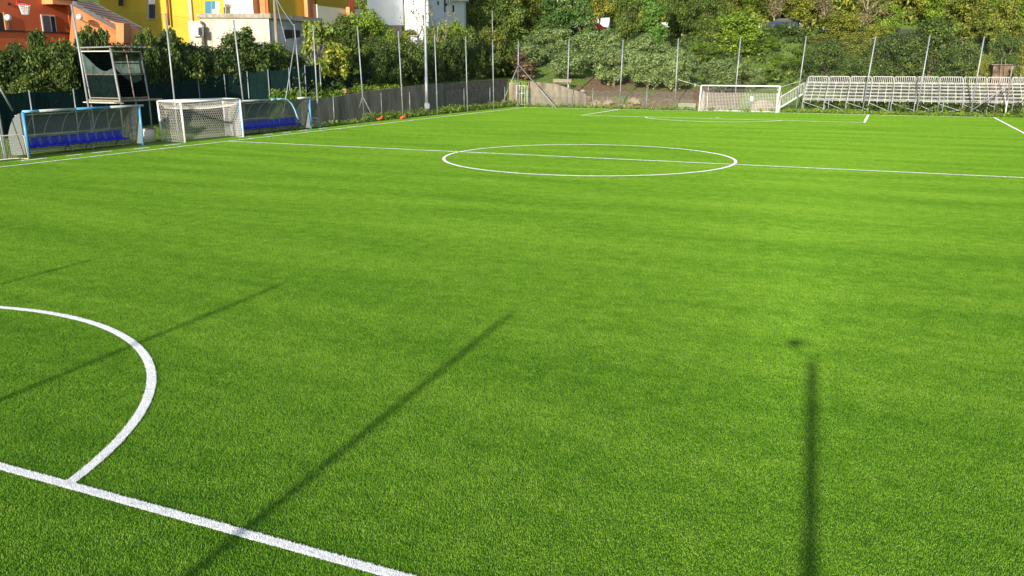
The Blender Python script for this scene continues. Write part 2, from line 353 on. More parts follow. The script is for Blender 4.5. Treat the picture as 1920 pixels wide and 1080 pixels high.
def leaves(lobes, n, size, g, up=0.25, rough=0.16, aspect=1.7, core=0.0, droop=0.0):
    """leaf quads scattered through the outer shell of every lobe of a crown; v = tone of the single leaf"""
    lb = np.array(lobes, float); area = (lb[:, 3]*lb[:, 4]*lb[:, 5])**(2/3); pr = area/area.sum()
    k = g.choice(len(lb), n, p=pr); c = lb[k]
    # every lobe carries a few sprays of leaves; gaps and shade fall between the sprays
    K = 13; cd_ = g.normal(0, 1, (len(lb), K, 3)); cd_[:, :, 2] += up; cd_ /= np.linalg.norm(cd_, axis=2)[:, :, None]; cr = g.uniform(.72, 1.12, (len(lb), K))
    j = g.integers(0, K, n); dc = cd_[k, j]; ctone = g.normal(0, .10, (len(lb), K))[k, j]
    off = g.normal(0, 1, (n, 3)); off /= np.linalg.norm(off, axis=1)[:, None]; off *= (g.uniform(0.15, 1, n)**.5*(.36+rough*.6))[:, None]; loose = (g.random(n) < .07)
    off[loose] *= 1.6
    rel_ = dc*(cr[k, j]*.82)[:, None] + off; rr = np.linalg.norm(rel_, axis=1); r = rr
    ctr = c[:, :3] + rel_*c[:, 3:6]; d = off*1.6 + dc*.5; d /= np.linalg.norm(d, axis=1)[:, None]+1e-9
    nrm = d + g.normal(0, .65, (n, 3)); nrm[:, 2] += .15; nrm /= np.linalg.norm(nrm, axis=1)[:, None]
    t = np.cross(nrm, g.normal(0, 1, (n, 3))); t[:, 2] -= droop; t /= np.linalg.norm(t, axis=1)[:, None]+1e-9
    b = np.cross(nrm, t); s = (size*g.uniform(.55, 1.35, n))[:, None]
    q = np.stack([ctr - t*s*aspect/2, ctr + b*s/2, ctr + t*s*aspect/2, ctr - b*s/2], 1)
    tone = np.clip(.44 + g.normal(0, .14, n) + g.normal(0, .09, len(lb))[k] + ctone, 0, 1)
    return q.reshape(-1, 3), np.arange(n*4).reshape(-1, 4), tone
def mklobes(g, n, rx, ry, z0, z1, lr, shape='round'):
    out = []
    for i in range(n):
        a = g.uniform(0, 6.283); t = g.uniform(0, 1); z = z0 + (z1-z0)*t
        if shape == 'round': w = math.sqrt(max(.05, 1-(2*t-1)**2*.85))
        elif shape == 'cone': w = (1-t)**.8*.95+.08
        elif shape == 'column': w = .9*(1-t**4)+.05
        elif shape == 'vase': w = .35+.65*math.sin(min(1, t*1.25)*math.pi*.62)
        else: w = 1
        rr = math.sqrt(g.uniform(0.12, 1))*w; s = lr*g.uniform(.7, 1.25)*(1 if shape != 'cone' else (1.15-.7*t))
        out.append((math.cos(a)*rx*rr*.78, math.sin(a)*ry*rr*.78, z, s, s, s*g.uniform(.65, .95)))
    return out
def limbs(lobes, g, h0, r0, nmax=14, bend=.25):
    mb = MB(); top = max(l[2] for l in lobes)*.8; lean = g.uniform(-.12, .12, 2)
    tp = [(lean[0]*z*.5+math.sin(z*1.7)*.04, lean[1]*z*.5+math.cos(z*1.3)*.04-.04, z) for z in np.linspace(-.35, top, 7)]
    mb.tube(tp, [r0*1.25]+[r0*(1-.72*i/6) for i in range(1, 7)], 8)
    for l in lobes[:nmax]:
        z = min(max(h0, l[2]*.5), top*.9); k = z/top*6; i = min(5, int(k)); A = np.array(tp[min(6, i+1)]); B = np.array(l[:3])
        m = (A+B)/2 + np.array([g.uniform(-bend, bend), g.uniform(-bend, bend), -.12*abs(B[2]-A[2])])
        mb.tube([A, m, B], [r0*.45, r0*.28, r0*.08], 6)
    return mb
KIND = {}
def defkind(key, seed, nl, n, rx, z0, z1, lr, leaf, lm, shape='round', trunk=.14, h0=.8, rough=.16, up=.25, aspect=1.7, droop=0, tm=None):
    """unit plant, total height 1 x scale; sizes here in metres for a plant z1+lr tall"""
    g = np.random.default_rng(seed); lo = mklobes(g, nl, rx, rx, z0, z1, lr, shape)
    v, f, t = leaves(lo, n, leaf, g, up, rough, aspect, droop=droop); cm = npmesh(key+'_crown', v, f, lm, t)
    tr = limbs(lo, g, h0, trunk); to = tr.build('x', tm or M_bark, smooth=True); tmesh = to.data; bpy.data.objects.remove(to)
    KIND.setdefault(key, []).append((cm, tmesh, float(v[:, 2].max()), float(np.abs(v[:, :2]).max())))
for s in (1, 2, 3):
    defkind('olive', 10+s, 40, 13000, 2.5, .95, 3.9, .85, .11, L_['olive'], trunk=.17, h0=.7, rough=.22, aspect=2.2)
    defkind('oak', 20+s, 46, 19000, 3.2, .9, 6.2, 1.15, .135, L_['oak'], trunk=.22)
    defkind('bush', 30+s, 26, 9500, 1.5, .3, 1.6, .60, .085, L_['bush'], trunk=.06, h0=.1)
    defkind('autumn', 40+s, 42, 14000, 2.8, 1.0, 7.0, .95, .15, L_['autumn'], trunk=.16, rough=.3)
    defkind('lime', 50+s, 40, 15000, 2.6, .7, 5.5, .9, .145, L_['lime'], trunk=.15, rough=.28)
for s in (1, 2):
    defkind('yellow', 60+s, 20, 3600, 1.9, .8, 4.0, .62, .165, L_['yellow'], trunk=.09, rough=.3, aspect=1.9, droop=.8, tm=M_twig)
    defkind('conifer', 70+s, 60, 13000, 3.0, .8, 9.2, .95, .17, L_['conifer'], 'cone', trunk=.2, up=-.1)
    defkind('tan', 80+s, 26, 2600, 2.6, 2.5, 8.0, .8, .13, L_['tan'], 'vase', trunk=.13, rough=.45, tm=M_twig)
    defkind('ltop', 90+s, 24, 7500, 2.0, 1.0, 4.4, .75, .15, L_['bush'], trunk=.1, rough=.3, aspect=2.0)
L_['cypress'] = leafmat('leaves_cypress', [(0, (.05, .12, .02)), (.5, (.15, .30, .045)), (1, (.25, .40, .08))])
defkind('cypress', 99, 70, 22000, .95, .4, 11.5, .55, .10, L_['cypress'], 'column', trunk=.16, up=.1, aspect=2.5, droop=-.8)
defkind('brown', 98, 16, 3200, .8, .3, 2.3, .45, .13, L_['brown'], trunk=.05, rough=.3)
defkind('bare', 97, 30, 350, 2.2, 2.0, 6.5, .6, .14, L_['tan'], 'vase', trunk=.1, tm=M_twig)
_cnt = {}
def plant(kind, name, label, cat, x, y, h=None, w=None, toppx=None, group=None, sink=0.0, z=None):
    i = _cnt.get(kind, 0); _cnt[kind] = i+1; cm, tm, H, Wd = KIND[kind][i % len(KIND[kind])]
    if z is None: z = fz(x, y)
    if h is None: h = onY(toppx[0], toppx[1], y)[2] - z
    w = w or h/H*Wd
    t = thing(name, label, cat, (x, y, z-sink), random.Random(i*7+len(kind)).uniform(0, 6.28), group)
    t.scale = (w/Wd, w/Wd, (h+sink)/H)
    link('crown', cm, t); link('trunk', tm, t); return t
def at(px, Y): return float(onY(px, 200, Y)[0])
def wide(px, n, Y):                               # metres spanned by n photo pixels at that distance
    return float(np.linalg.norm(onY(px+n, 150, Y)-onY(px, 150, Y)))
def row(kind, name, cat, group, items):
    """items: (px centre, Y, top px, half width px, label)"""
    for (px, Y, top_, hw, label) in items:
        if px < 965 and Y < 57 and name not in ('dead_shrub',):     # keep everything in the gardens behind the wall
            lim = (-7.5 if px < 600 else -4.7) - .55*wide(px, hw, Y)
            while at(px, Y) > lim and Y < 75: Y += .4
        x = at(px, Y); z = fz(x, Y); p = onY(px, top_, Y)
        plant(kind, name, label, cat, x, Y, h=max(.6, p[2]-z), w=wide(px, hw, Y), group=group)
# olives behind the goal line, left to right
row('olive', 'olive_tree', 'tree', 'olive trees on the bank', [
 (985, 59, 78, 42, 'grey-green olive tree above the rusty brown shrub at the left end of the bank'),
 (1030, 64, 50, 52, 'tall olive tree behind the one over the bench, reaching up to the conifer'),
 (1062, 56, 92, 46, 'olive tree whose crown hangs over the wooden bench'),
 (1115, 63, 52, 56, 'broad bright olive tree below the red car on the hillside road'),
 (1150, 56.5, 88, 50, 'dense olive tree with slanting trunk behind the second pole from the concrete wall'),
 (1205, 63, 62, 55, 'yellowish-green olive tree standing right below the cypress'),
 (1213, 55.5, 96, 44, 'olive tree with low skirts above the pale rocks in the bank'),
 (1262, 55, 100, 42, 'silvery olive tree just left of the football goal, hanging low over the fence'),
 (1262, 61, 86, 46, 'olive tree behind the silvery one left of the goal'),
 (1352, 56, 106, 54, 'round silvery olive tree directly behind the goal, wider than tall'),
 (1405, 58, 122, 34, 'small olive tree behind the right half of the goal, beside the sunlit grass slope')])
# large trees above them
row('oak', 'holm_oak', 'tree', 'dark evergreen trees on the hillside', [
 (885, 70, -40, 42, 'very dark evergreen tree immediately right of the white house'),
 (948, 74, -60, 50, 'tall dark oak behind the corner pole'),
 (1172, 80, -70, 34, 'brownish dark oak just left of the cypress'),
 (1275, 80, -60, 52, 'wide dark oak immediately right of the cypress'),
 (1320, 76, -20, 40, 'dark oak between the cypress group and the autumn trees above the goal'),
 (1545, 66, 66, 55, 'dark tree behind the left end of the grandstand'),
 (1600, 62, 96, 50, 'low dark tree rising just over the grandstand rail, left of its middle'),
 (1655, 63, 60, 62, 'large dark green tree behind the grandstand between the third and second pole from the right'),
 (1730, 64, 24, 82, 'largest dark green tree behind the grandstand, its rounded top above the net'),
 (1805, 62, 66, 60, 'dark green tree behind the last tall pole on the right of the grandstand'),
 (1870, 70, 60, 40, 'dark tree over the brick shed at the right edge')])
row('conifer', 'cedar_tree', 'conifer', 'conifers on the hillside', [
 (1040, 74, -50, 46, 'layered cedar to the left of the red car, limbs sweeping over the olive tops'),
 (1085, 77, -80, 34, 'taller cedar with bare dark trunk just left of the red car')])
row('cypress', 'cypress_tree', 'cypress', None, [(1218, 64, -60, 31, 'tall dense green cypress column in the middle of the hillside')])
row('autumn', 'autumn_tree', 'tree', 'turning trees along the hillside road', [
 (992, 84, -40, 34, 'tree with yellow leaves between the dark oak and the cedar'),
 (1120, 97, -60, 46, 'golden tree above the red parked car'),
 (1155, 99, -70, 34, 'orange-brown tree behind the red car, beside the dark oak'),
 (1345, 98, -50, 46, 'orange-tinted tree over the middle of the goal, up the slope'),
 (1440, 98, -90, 56, 'tall tan and gold tree over the dark blue car'),
 (1500, 97, -50, 50, 'gold and green tree to the right of the dark blue car'),
 (1560, 84, 20, 52, 'bushy ochre tree behind the left end of the grandstand'),
 (1605, 99, -60, 46, 'tall ochre tree with bare tips above the grandstand'),
 (1690, 99, -70, 52, 'gold-topped tree behind the largest dark tree'),
 (1790, 84, -30, 56, 'yellow-green tree rising right of the largest dark tree'),
 (1865, 76, -10, 58, 'yellow-speckled tree leaning over the brick shed'),
 (1905, 72, 20, 40, 'golden tree at the right edge of the photo')])
row('lime', 'broadleaf_tree', 'tree', 'green broadleaf trees on the slope', [
 (1375, 72, 14, 62, 'large glossy green broadleaf tree straight above the goal'),
 (1315, 68, 76, 40, 'green broadleaf tree between the silvery olives and the large one above the goal'),
 (1430, 74, 66, 30, 'small green tree below the dark blue car, beside the grass slope'),
 (1500, 70, 84, 40, 'mid-green tree just left of the grandstand stairs'),
 (1640, 90, -30, 40, 'light green tree over the middle of the grandstand, up by the road'),
 (1750, 92, -50, 54, 'light green tree behind the largest dark tree, reaching the top of the photo'),
 (1830, 90, -60, 50, 'light green tall tree at the top right above the yellow-speckled one'),
 (1920, 88, -60, 54, 'green tree cut by the right edge of the photo')])
row('tan', 'leafless_tree', 'tree', 'thin nearly leafless trees', [
 (1530, 94, -60, 40, 'thin nearly leafless tree above the pole at the grandstand stairs'),
 (1610, 88, -30, 46, 'pale-stemmed nearly bare tree above the left half of the grandstand'),
 (1630, 90, -50, 40, 'pale-stemmed bare tree beside the light green one above the grandstand'),
 (1440, 92, -60, 40, 'pale forked bare tree right behind the dark blue car')])
# backdrop woods: individual trees, larger and further away
gg = random.Random(3); i = 0
for px in range(-90, 2040, 58):
    for (Y, tp) in ((118, -70), (140, -90)):
        p_ = px + gg.uniform(-20, 20) + (29 if Y > 130 else 0)
        if p_ < 860 and Y > 130: continue
        k = ('oak', 'lime', 'autumn', 'oak', 'autumn')[i % 5]; i += 1
        x = at(p_, Y); z = fz(x, Y); p = onY(p_, tp, Y)
        if x < -25: z = max(z, 4)
        plant(k, 'far_tree', 'distant tree of the wood closing the hilltop behind the road and the houses', 'tree', x, Y, h=max(6, p[2]-z), w=wide(p_, 46, Y)*1.0, group='distant hilltop trees', z=z)
# left side: hedge and bushes behind the green mesh
row('bush', 'garden_bush', 'bush', 'bushes of the garden hedge behind the dugouts', [
 (5, -6.5, 92, 34, 'bush at the left edge below the orange terrace'),
 (50, -5.2, 72, 44, 'bush left of the globe lamp, tallest at the foot of the orange terrace'),
 (58, -8.6, 128, 40, 'pale broad-leaved bush low in front of the hedge at far left'),
 (105, -3.4, 70, 42, 'dense bush under the white-framed window'),
 (120, -6.0, 100, 36, 'dark bush left of the wooden lookout booth'),
 (160, -1.0, 66, 42, 'bush directly over the roof edge of the lookout booth'),
 (215, 1.0, 66, 46, 'bush above the booth at the foot of the tiled roof'),
 (262, 2.4, 72, 44, 'bush behind the right side of the booth, below the yellow house'),
 (300, 4.0, 56, 40, 'bush just left of the second tall pole, below the brown drainpipe'),
 (345, 5.0, 64, 44, 'bush below the cream garage left corner'),
 (385, 6.8, 78, 42, 'dark glossy bush below the cream garage wall'),
 (425, 8.2, 80, 42, 'dark bush behind the third tall pole'),
 (468, 9.6, 84, 42, 'dark bush in the middle of the cream garage wall'),
 (510, 11.2, 84, 40, 'bush behind the leaning double pole, garage side'),
 (548, 12.6, 88, 38, 'bush behind the leaning double pole, nearer the yellow-leaved tree')])
row('bush', 'back_hedge_bush', 'bush', 'bushes of the second hedge row', [(p, y_, t, 40, 'bush in the second hedge row '+s) for p, y_, t, s in ((245, 6, 66, 'at the right end of the tiled roof'), (318, 9, 62, 'under the brown drainpipe'), (365, 11, 76, 'below the small garage window'), (405, 12, 84, 'left of the walnut shrub'), (495, 15, 78, 'below the garage corner'), (535, 17, 84, 'below the dark garage opening'))])
row('ltop', 'walnut_shrub', 'shrub', None, [(470, 12.5, 48, 44, 'feathery walnut shrub with spreading fronds against the cream garage wall'), ])
row('ltop', 'hedge_shoots', 'shrub', 'straggly shoots above the hedge', [(p, -2, t, 20, 'straggly shrub sticking out of the hedge '+s) for p, t, s in ((88, 52, 'in front of the white-framed window'), (178, 42, 'in front of the light orange annex wall'), (205, 48, 'at the chimney block of the annex'), (285, 46, 'under the roller-blind window'), (330, 48, 'under the yellow wall corner'), (28, 80, 'below the globe lamp'))])
row('lime', 'light_shrub', 'shrub', None, [(515, 10.2, 74, 34, 'light green shrub with yellow tips in front of the garage corner')])
row('yellow', 'fig_tree', 'tree', 'yellow-leaved garden trees', [
 (606, 17.5, 36, 44, 'yellow-leaved garden tree above the right dugout end'),
 (632, 19.5, 78, 30, 'smaller yellow-leaved tree beside the little tiled shed')])
row('lime', 'garden_tree', 'tree', 'green garden trees', [
 (690, 27, 8, 50, 'bushy green garden tree in front of the white house left half')])
row('oak', 'dark_garden_tree', 'tree', 'dark garden trees', [
 (655, 25, 24, 40, 'dark green garden tree right behind the tiled shed'),
 (712, 26, 60, 44, 'dark round shrub behind the fourth pole counting from the corner braces'),
 (690, 44, -20, 36, 'dark tree standing between the yellow house and the white house')])
row('bush', 'wall_bush', 'bush', 'bushes overhanging the retaining wall', [
 (735, 27, 84, 34, 'bush over the wall just left of the floodlight mast'),
 (770, 31, 70, 36, 'bush over the wall immediately at the floodlight mast'),
 (812, 34, 82, 34, 'bush over the wall just right of the floodlight mast'),
 (845, 36, 60, 36, 'bush over the wall below the barred windows of the white house'),
 (880, 40, 44, 38, 'bright bush above the wall beside the white house corner'),
 (905, 42, 84, 34, 'bush over the wall left of the corner pole'),
 (940, 50, 70, 34, 'olive-coloured bush in the corner behind the tallest thin pole'),
 (955, 54, 96, 30, 'dark bush at the top of the wall corner'),
 (700, 24, 104, 30, 'low bush right of the tiled shed'),
 (745, 24, 118, 26, 'small bush on the wall edge above the orange bags')])
row('ltop', 'ivy_shrub', 'shrub', 'loose leafy shrubs on the retaining wall', [
 (795, 28.5, 96, 26, 'trailing leafy shrub behind the floodlight mast'),
 (832, 32, 70, 26, 'trailing leafy shrub right of the floodlight mast'),
 (890, 38.5, 76, 24, 'pale trailing shrub hanging over the wall near the corner'),
 (660, 21, 112, 20, 'leafy shrub over the tiled shed roof')])
row('autumn', 'rusty_shrub', 'shrub', 'orange-tinted shrubs', [
 (770, 46, 52, 30, 'orange-tinted shrub under the white house'),
 (920, 50, 46, 34, 'orange-tinted shrub behind the thin tall pole'),
 (735, 36, 70, 26, 'ochre shrub under the white house eave')])
row('bare', 'bare_tree', 'tree', 'bare pale trees by the white house', [
 (790, 37, -10, 34, 'pale bare tree in front of the sunlit side of the white house'),
 (825, 39, 18, 34, 'pale bare tree fanning out below the barred windows')])
row('brown', 'dead_shrub', 'shrub', None, [(978, 52.6, 96, 30, 'rusty brown dried shrub above the small white gate')])
row('lime', 'slope_shrub', 'shrub', 'bright shrubs on the grass slope', [
 (1425, 62, 118, 34, 'bright green feathery shrub behind the right goalpost'),
 (1455, 66, 100, 24, 'bright green shrub beside the grandstand stair rail')])
row('lime', 'garden_tree', 'tree', 'trees in front of the white house', [(735, 44, 48, 30, 'green tree under the eave of the white house'), (772, 46, 50, 26, 'green tree at the foot of the sunlit wall of the white house'), (812, 48, 44, 28, 'green tree below the narrow windows of the white house'), (850, 50, 30, 30, 'green tree at the right corner of the white house')])
row('lime', 'hill_tree', 'tree', 'green trees just above the road', [(p, 103, t, 50, 'round green tree just above the hillside road '+s) for p, t, s in ((1270, -10, 'between the two dark oaks'), (1390, -20, 'left of the tall tan and gold tree'), (1480, 0, 'above the bonnet of the dark blue car'), (1575, -10, 'behind the thin leafless tree'), (1700, -20, 'behind the gold-topped tree'), (1870, -20, 'behind the yellow-speckled tree'))])
row('autumn', 'ochre_shrub', 'shrub', 'ochre shrubs on the slope below the road', [(p, y_, t, 44, 'ochre shrub on the slope below the road '+s) for p, y_, t, s in ((1400, 82, 62, 'left of the dark blue car'), (1530, 80, 62, 'right of the dark blue car'), (1480, 84, 84, 'right under the dark blue car'), (1580, 76, 60, 'over the left half of the grandstand'), (1340, 84, 70, 'above the large broadleaf tree left flank'), (1625, 78, 44, 'over the middle of the grandstand'))])
row('autumn', 'shed_tree', 'tree', 'small trees around the brick shed', [(1912, 56, 66, 30, 'yellow-green tree hanging over the dish at the right edge'), (1835, 60, 96, 22, 'small tree left of the brick shed')])
# low weeds: uncountable
def weeds(name, pts_, size, lm, label, n_each=26, hh=.3, sp=.35, seed=5):
    g = np.random.default_rng(seed); lo = []
    for (x, y, z, k) in pts_:
        lo.append((x, y, z+hh*k*.35, sp*k, sp*k, hh*k*.6))
    v, f, t = leaves(lo, n_each*len(lo), size, g, up=.5, rough=.35, aspect=2.2, droop=-.6)
    tag(link(name, npmesh(name, v, f, lm, t)), label, 'weeds', kind='stuff')
gw = random.Random(9); P = []
for y in np.arange(8, 49, .22):
    k = gw.uniform(.5, 1.5)*(1.5 if y > 20 else .7); P.append((-3.15+gw.uniform(-.45, .4), y, 0, k))
weeds('wall_foot_weeds', P, .085, L_['lime'], 'broad-leaved weeds growing along the foot of the left retaining wall', 34, .32, .34)
P = [(x+gw.uniform(-.2, .2), 47.7+gw.uniform(-.35, 1.0), 0, gw.uniform(.5, 1.3)) for x in np.arange(-2, 48, .14)]
weeds('goal_line_weeds', P, .07, L_['lime'], 'strip of rough grass and weeds behind the far goal line', 30, .34, .3)
P = [(x, y, fz(x, y), gw.uniform(.6, 1.6)) for x, y in [(gw.uniform(28, 47), gw.uniform(50.0, 55)) for _ in range(150)]]
weeds('undergrowth', P, .12, L_['bush'], 'tangled green undergrowth beneath and behind the grandstand', 60, .8, .5)
P = [(x, y, fz(x, y), gw.uniform(.5, 1.3)) for x, y in [(gw.uniform(-5.9, -4.3), gw.uniform(8, 27)) for _ in range(150)]]
weeds('bank_grass', P, .09, L_['lime'], 'bright rough grass on top of the left retaining wall', 40, .35, .4)
P = [(x, y, fz(x, y), gw.uniform(.6, 1.6)) for x, y in [(gw.uniform(-12, 60), gw.uniform(62, 86)) for _ in range(520)] if not (28 < x-(y-60)*.14 < 33 and y < 84)]
weeds('slope_undergrowth', P, .2, L_['bush'], 'low scrub covering the slope below the road', 50, 1.0, .9)
P = [(x, y, fz(x, y), gw.uniform(.7, 1.6)) for x, y in [(gw.uniform(-22, -5), gw.uniform(14, 60)) for _ in range(340)]]
weeds('garden_undergrowth', P, .15, L_['bush'], 'tangled garden undergrowth behind the retaining wall', 60, 1.1, .8)

P = [(x, y, terr(x, y), gw.uniform(.8, 1.7)) for x, y in [(gw.uniform(-30, 75), gw.uniform(96, 150)) for _ in range(520)]]
weeds('hilltop_undergrowth', P, .34, L_['autumn'], 'tangled brownish scrub covering the hill above the road', 60, 2.2, 1.9)
# ================================================================ more materials
M_blue = mat('sky_blue_paint', (.06, .28, .55), .35, col2=(.10, .36, .62), scale=3)
M_lblue = mat('pale_blue_foam', (.30, .62, .85), .6)
M_grey = mat('pale_grey_foam', (.52, .56, .54), .6, col2=(.40, .44, .43), scale=4)
M_seat = mat('blue_plastic', (.014, .024, .42), .35)
M_mesh = mat('dark_green_screen', (.005, .018, .017), .9, col2=(.012, .036, .033), scale=3, stretch=(1, 3, .4), spec=.05)
M_cord = mat('dark_netting', (.03, .045, .045), .8)
M_wire = mat('fence_wire', (.12, .17, .14), .6)
M_wnet = mat('white_netting', (.75, .73, .66), .8)
M_tan = mat('stained_white_netting', (.66, .61, .53), .8)
M_wood = mat('weathered_wood', (.19, .16, .11), .9, col2=(.33, .28, .20), scale=4, stretch=(1, 1, 5))
M_rust = mat('rusty_tube', (.10, .06, .045), .8, col2=(.26, .22, .20), scale=8)
M_orange = mat('orange_plaster', (.66, .13, .045), .9, col2=(.72, .155, .055), scale=1.2)
M_orangel = mat('light_orange_plaster', (.72, .27, .10), .9, col2=(.78, .32, .13), scale=1)
M_yel = mat('yellow_plaster', (.50, .36, .030), .9, col2=(.56, .41, .04), scale=.8)
M_cream = mat('cream_plaster', (.66, .60, .44), .9, col2=(.72, .67, .52), scale=.7)
M_stain = mat('stained_cream_plaster', (.34, .30, .24), .95, col2=(.56, .51, .42), scale=1.6, stretch=(1, 1, .22), contrast=(.3, .55), detail=8)
M_cap = mat('mossy_coping', (.20, .18, .14), .95, col2=(.42, .38, .31), scale=3)
M_greyp = mat('grey_plaster', (.33, .35, .36), .9, col2=(.40, .42, .43), scale=1)
M_whitep = mat('white_plaster', (.74, .76, .78), .9, col2=(.68, .70, .73), scale=.5)
M_dark = mat('dark_glass', (.03, .035, .045), .15)
M_glass2 = mat('curtained_glass', (.10, .09, .11), .25, col2=(.16, .14, .17), scale=1.5, stretch=(1, 1, .2))
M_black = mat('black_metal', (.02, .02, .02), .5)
M_brownp = mat('brown_pipe', (.20, .05, .03), .5)
M_denim = mat('teal_cloth', (.05, .20, .32), .9)
M_pink = mat('patterned_cloth', (.60, .22, .20), .9, col2=(.85, .80, .76), scale=14, contrast=(.45, .5))
M_or = mat('orange_plastic', (.62, .11, .03), .5)
M_stone = mat('pale_limestone', (.24, .17, .10), .95, col2=(.42, .34, .23), scale=4, bump=.8, bscale=6)
M_alu = mat('aluminium_plank', (.32, .32, .31), .55, .2, col2=(.50, .50, .49), scale=2.2)
M_aluw = mat('white_galvanised_rail', (.64, .64, .63), .5, .1)
def polycarb():
    m, n, out = nodes('hazy_polycarbonate'); b = n.nodes.new('ShaderNodeBsdfPrincipled'); b.inputs['Base Color'].default_value = (.25, .27, .26, 1); b.inputs['Roughness'].default_value = .22
    t = n.nodes.new('ShaderNodeBsdfTransparent'); t.inputs[0].default_value = (.62, .66, .60, 1); mx = n.nodes.new('ShaderNodeMixShader'); mx.inputs[0].default_value = .30
    n.links.new(b.outputs[0], mx.inputs[1]); n.links.new(t.outputs[0], mx.inputs[2]); n.links.new(mx.outputs[0], out.inputs[0]); return m
M_poly = polycarb()
def tilemat():
    m, n, out = nodes('roof_tiles'); g = n.nodes.new('ShaderNodeNewGeometry'); w = n.nodes.new('ShaderNodeTexWave'); w.bands_direction = 'Z'; w.inputs['Scale'].default_value = 1.6; w.inputs['Distortion'].default_value = .5; w.inputs['Detail Scale'].default_value = 3
    n.links.new(g.outputs['Position'], w.inputs[0]); r = ramp(n, [(.18, (.20, .09, .05)), (.38, (.78, .42, .26))]); n.links.new(w.outputs[0], r.inputs[0])
    b = n.nodes.new('ShaderNodeBsdfPrincipled'); b.inputs['Roughness'].default_value = .9; n.links.new(r.outputs[0], b.inputs['Base Color']); n.links.new(b.outputs[0], out.inputs[0]); return m
M_tile = tilemat()
V3 = lambda p: Vector([float(a) for a in p])
# ================================================================ tall net poles
LP = [  # base px, top px, label   (left run, x about -2)
 ((598, 240), (587, 48), 'tall galvanised net pole rising beside the folding chair at the end of the right dugout'),
 ((683.5, 228), (670.4, 54.6), 'tall galvanised net pole with two braces at its foot against the left retaining wall'),
 ((756, 222), (746.9, 60.4), 'tall galvanised net pole with an orange bag at its foot'),
 ((820.4, 215.6), (814.8, 66), 'tall galvanised net pole just right of the thick floodlight mast'),
 ((876.7, 211.5), (873, 70.8), 'tall galvanised net pole second from the braced corner pole along the wall'),
 ((926, 207.3), (923.5, 75.4), 'tall galvanised net pole nearest to the braced corner pole on its left')]
RP = [
 ((971, 202), (972, 77.5), 'corner net pole with two long diagonal braces in front of the small white gate'),
 ((1063, 203), (1067, 77), 'tall net pole in front of the pale concrete wall and the wooden bench'),
 ((1161, 205), (1168.5, 76), 'tall net pole at the left corner of the far penalty area'),
 ((1265, 206), (1272, 73.3), 'tall net pole left of the far goal holding its white guy cord'),
 ((1375.6, 207), (1388.5, 74), 'tall net pole standing behind the middle of the far goal'),
 ((1491.7, 210), (1511.7, 69), 'tall net pole at the foot of the grandstand stairs'),
 ((1616, 212.5), (1642, 69), 'tall net pole in front of the grandstand, nearest the right penalty area corner'),
 ((1718, 213.5), (1743.5, 67.7), 'tall net pole in front of the right half of the grandstand without a brace'),
 ((1819, 216.7), (1845.4, 69.8), 'tall net pole with a long brace near the right end of the grandstand')]
tops_l, tops_r = [], []
def pole(b, t, label, group, r=.052, braces=()):
    """b, t: world points"""
    o = thing('net_pole', label, 'pole', b, group=group); d = V3(t) - V3(b)
    MB().tube([(0, 0, -.1), tuple(d*.5), tuple(d)], r, 10).build('tube', M_galv, o, True)
    MB().tube([tuple(d), tuple(d*1.008)], r*1.15, 10).build('cap', M_galvd, o)
    MB().tube([tuple(d*.275), tuple(d*.29)], r*1.3, 10).build('clamp', M_galvd, o)
    for a, c in braces: MB().tube([tuple(V3(a)-V3(b)), tuple(V3(c)-V3(b))], r*.8, 8).build('brace', M_galv, o, True)
    return o
GL = 'tall net poles along the left touchline'; GR = 'tall net poles behind the far goal line'
# three nearest poles of the left run (their feet are behind the dugouts)
for (tx, ty), (bx, by), X_, lab in (
  ((134.3, 11.2), (163.6, 186), -4.45, 'tall galvanised net pole behind the left dugout, nearest pole whose top is in view'),
  ((310, 26.7), (326.4, 180.8), -4.2, 'tall galvanised net pole behind the white boxy goal, in front of the dark hedge'),
  ((438, 38.5), (454.8, 180), -3.7, 'tall galvanised net pole rising over the left end of the right dugout')):
    t = onX(tx, ty, X_); m_ = onX(bx, by, X_); b = t + (m_-t)/(m_[2]-t[2])*(0-t[2]); tops_l.append(t); pole(b, t, lab, GL)
t = onX(551.7, 47, -3.5); m_ = onX(564, 180, -3.5); b = t+(m_-t)/(m_[2]-t[2])*(0-t[2]); c = onX(553.7, 73, -3.5); e = onX(536, 183, -3.7)
pole(b, t, 'tall galvanised net pole with a strut slanting left, behind the middle of the right dugout', GL, .045, [(c, e+(e-c)*.9)])
for k, (b_, t_, lab) in enumerate(LP):
    b = gp(*b_); t = onY(t_[0], t_[1], b[1]); tops_l.append(t); br = []
    if k == 1: j = b+(t-b)*.28; br = [(j, gp(668, 224)), (j, gp(703, 227))]
    pole(b, t, lab, GL, .05, br)
tops_r = []
for k, (b_, t_, lab) in enumerate(RP):
    Y0 = (46.6, 48.1, 48.2, 48.4, 48.6, 48.7, 48.7, 48.8, 48.7)[k]
    t = onY(t_[0], t_[1], Y0); m_ = onY(b_[0], b_[1], Y0); d = (m_-t)/(m_[2]-t[2]); b = t+d*(0-t[2]); tops_r.append(t); br = []
    if k == 0: j = onY(972, 121, Y0); br = [(j, gp(939, 201)), (j, gp(1044, 204))]
    if k == 8: br = [(b+(t-b)*.06, onY(1917, 141, Y0+.3))]
    pole(b, t, lab, GR, .062, br)
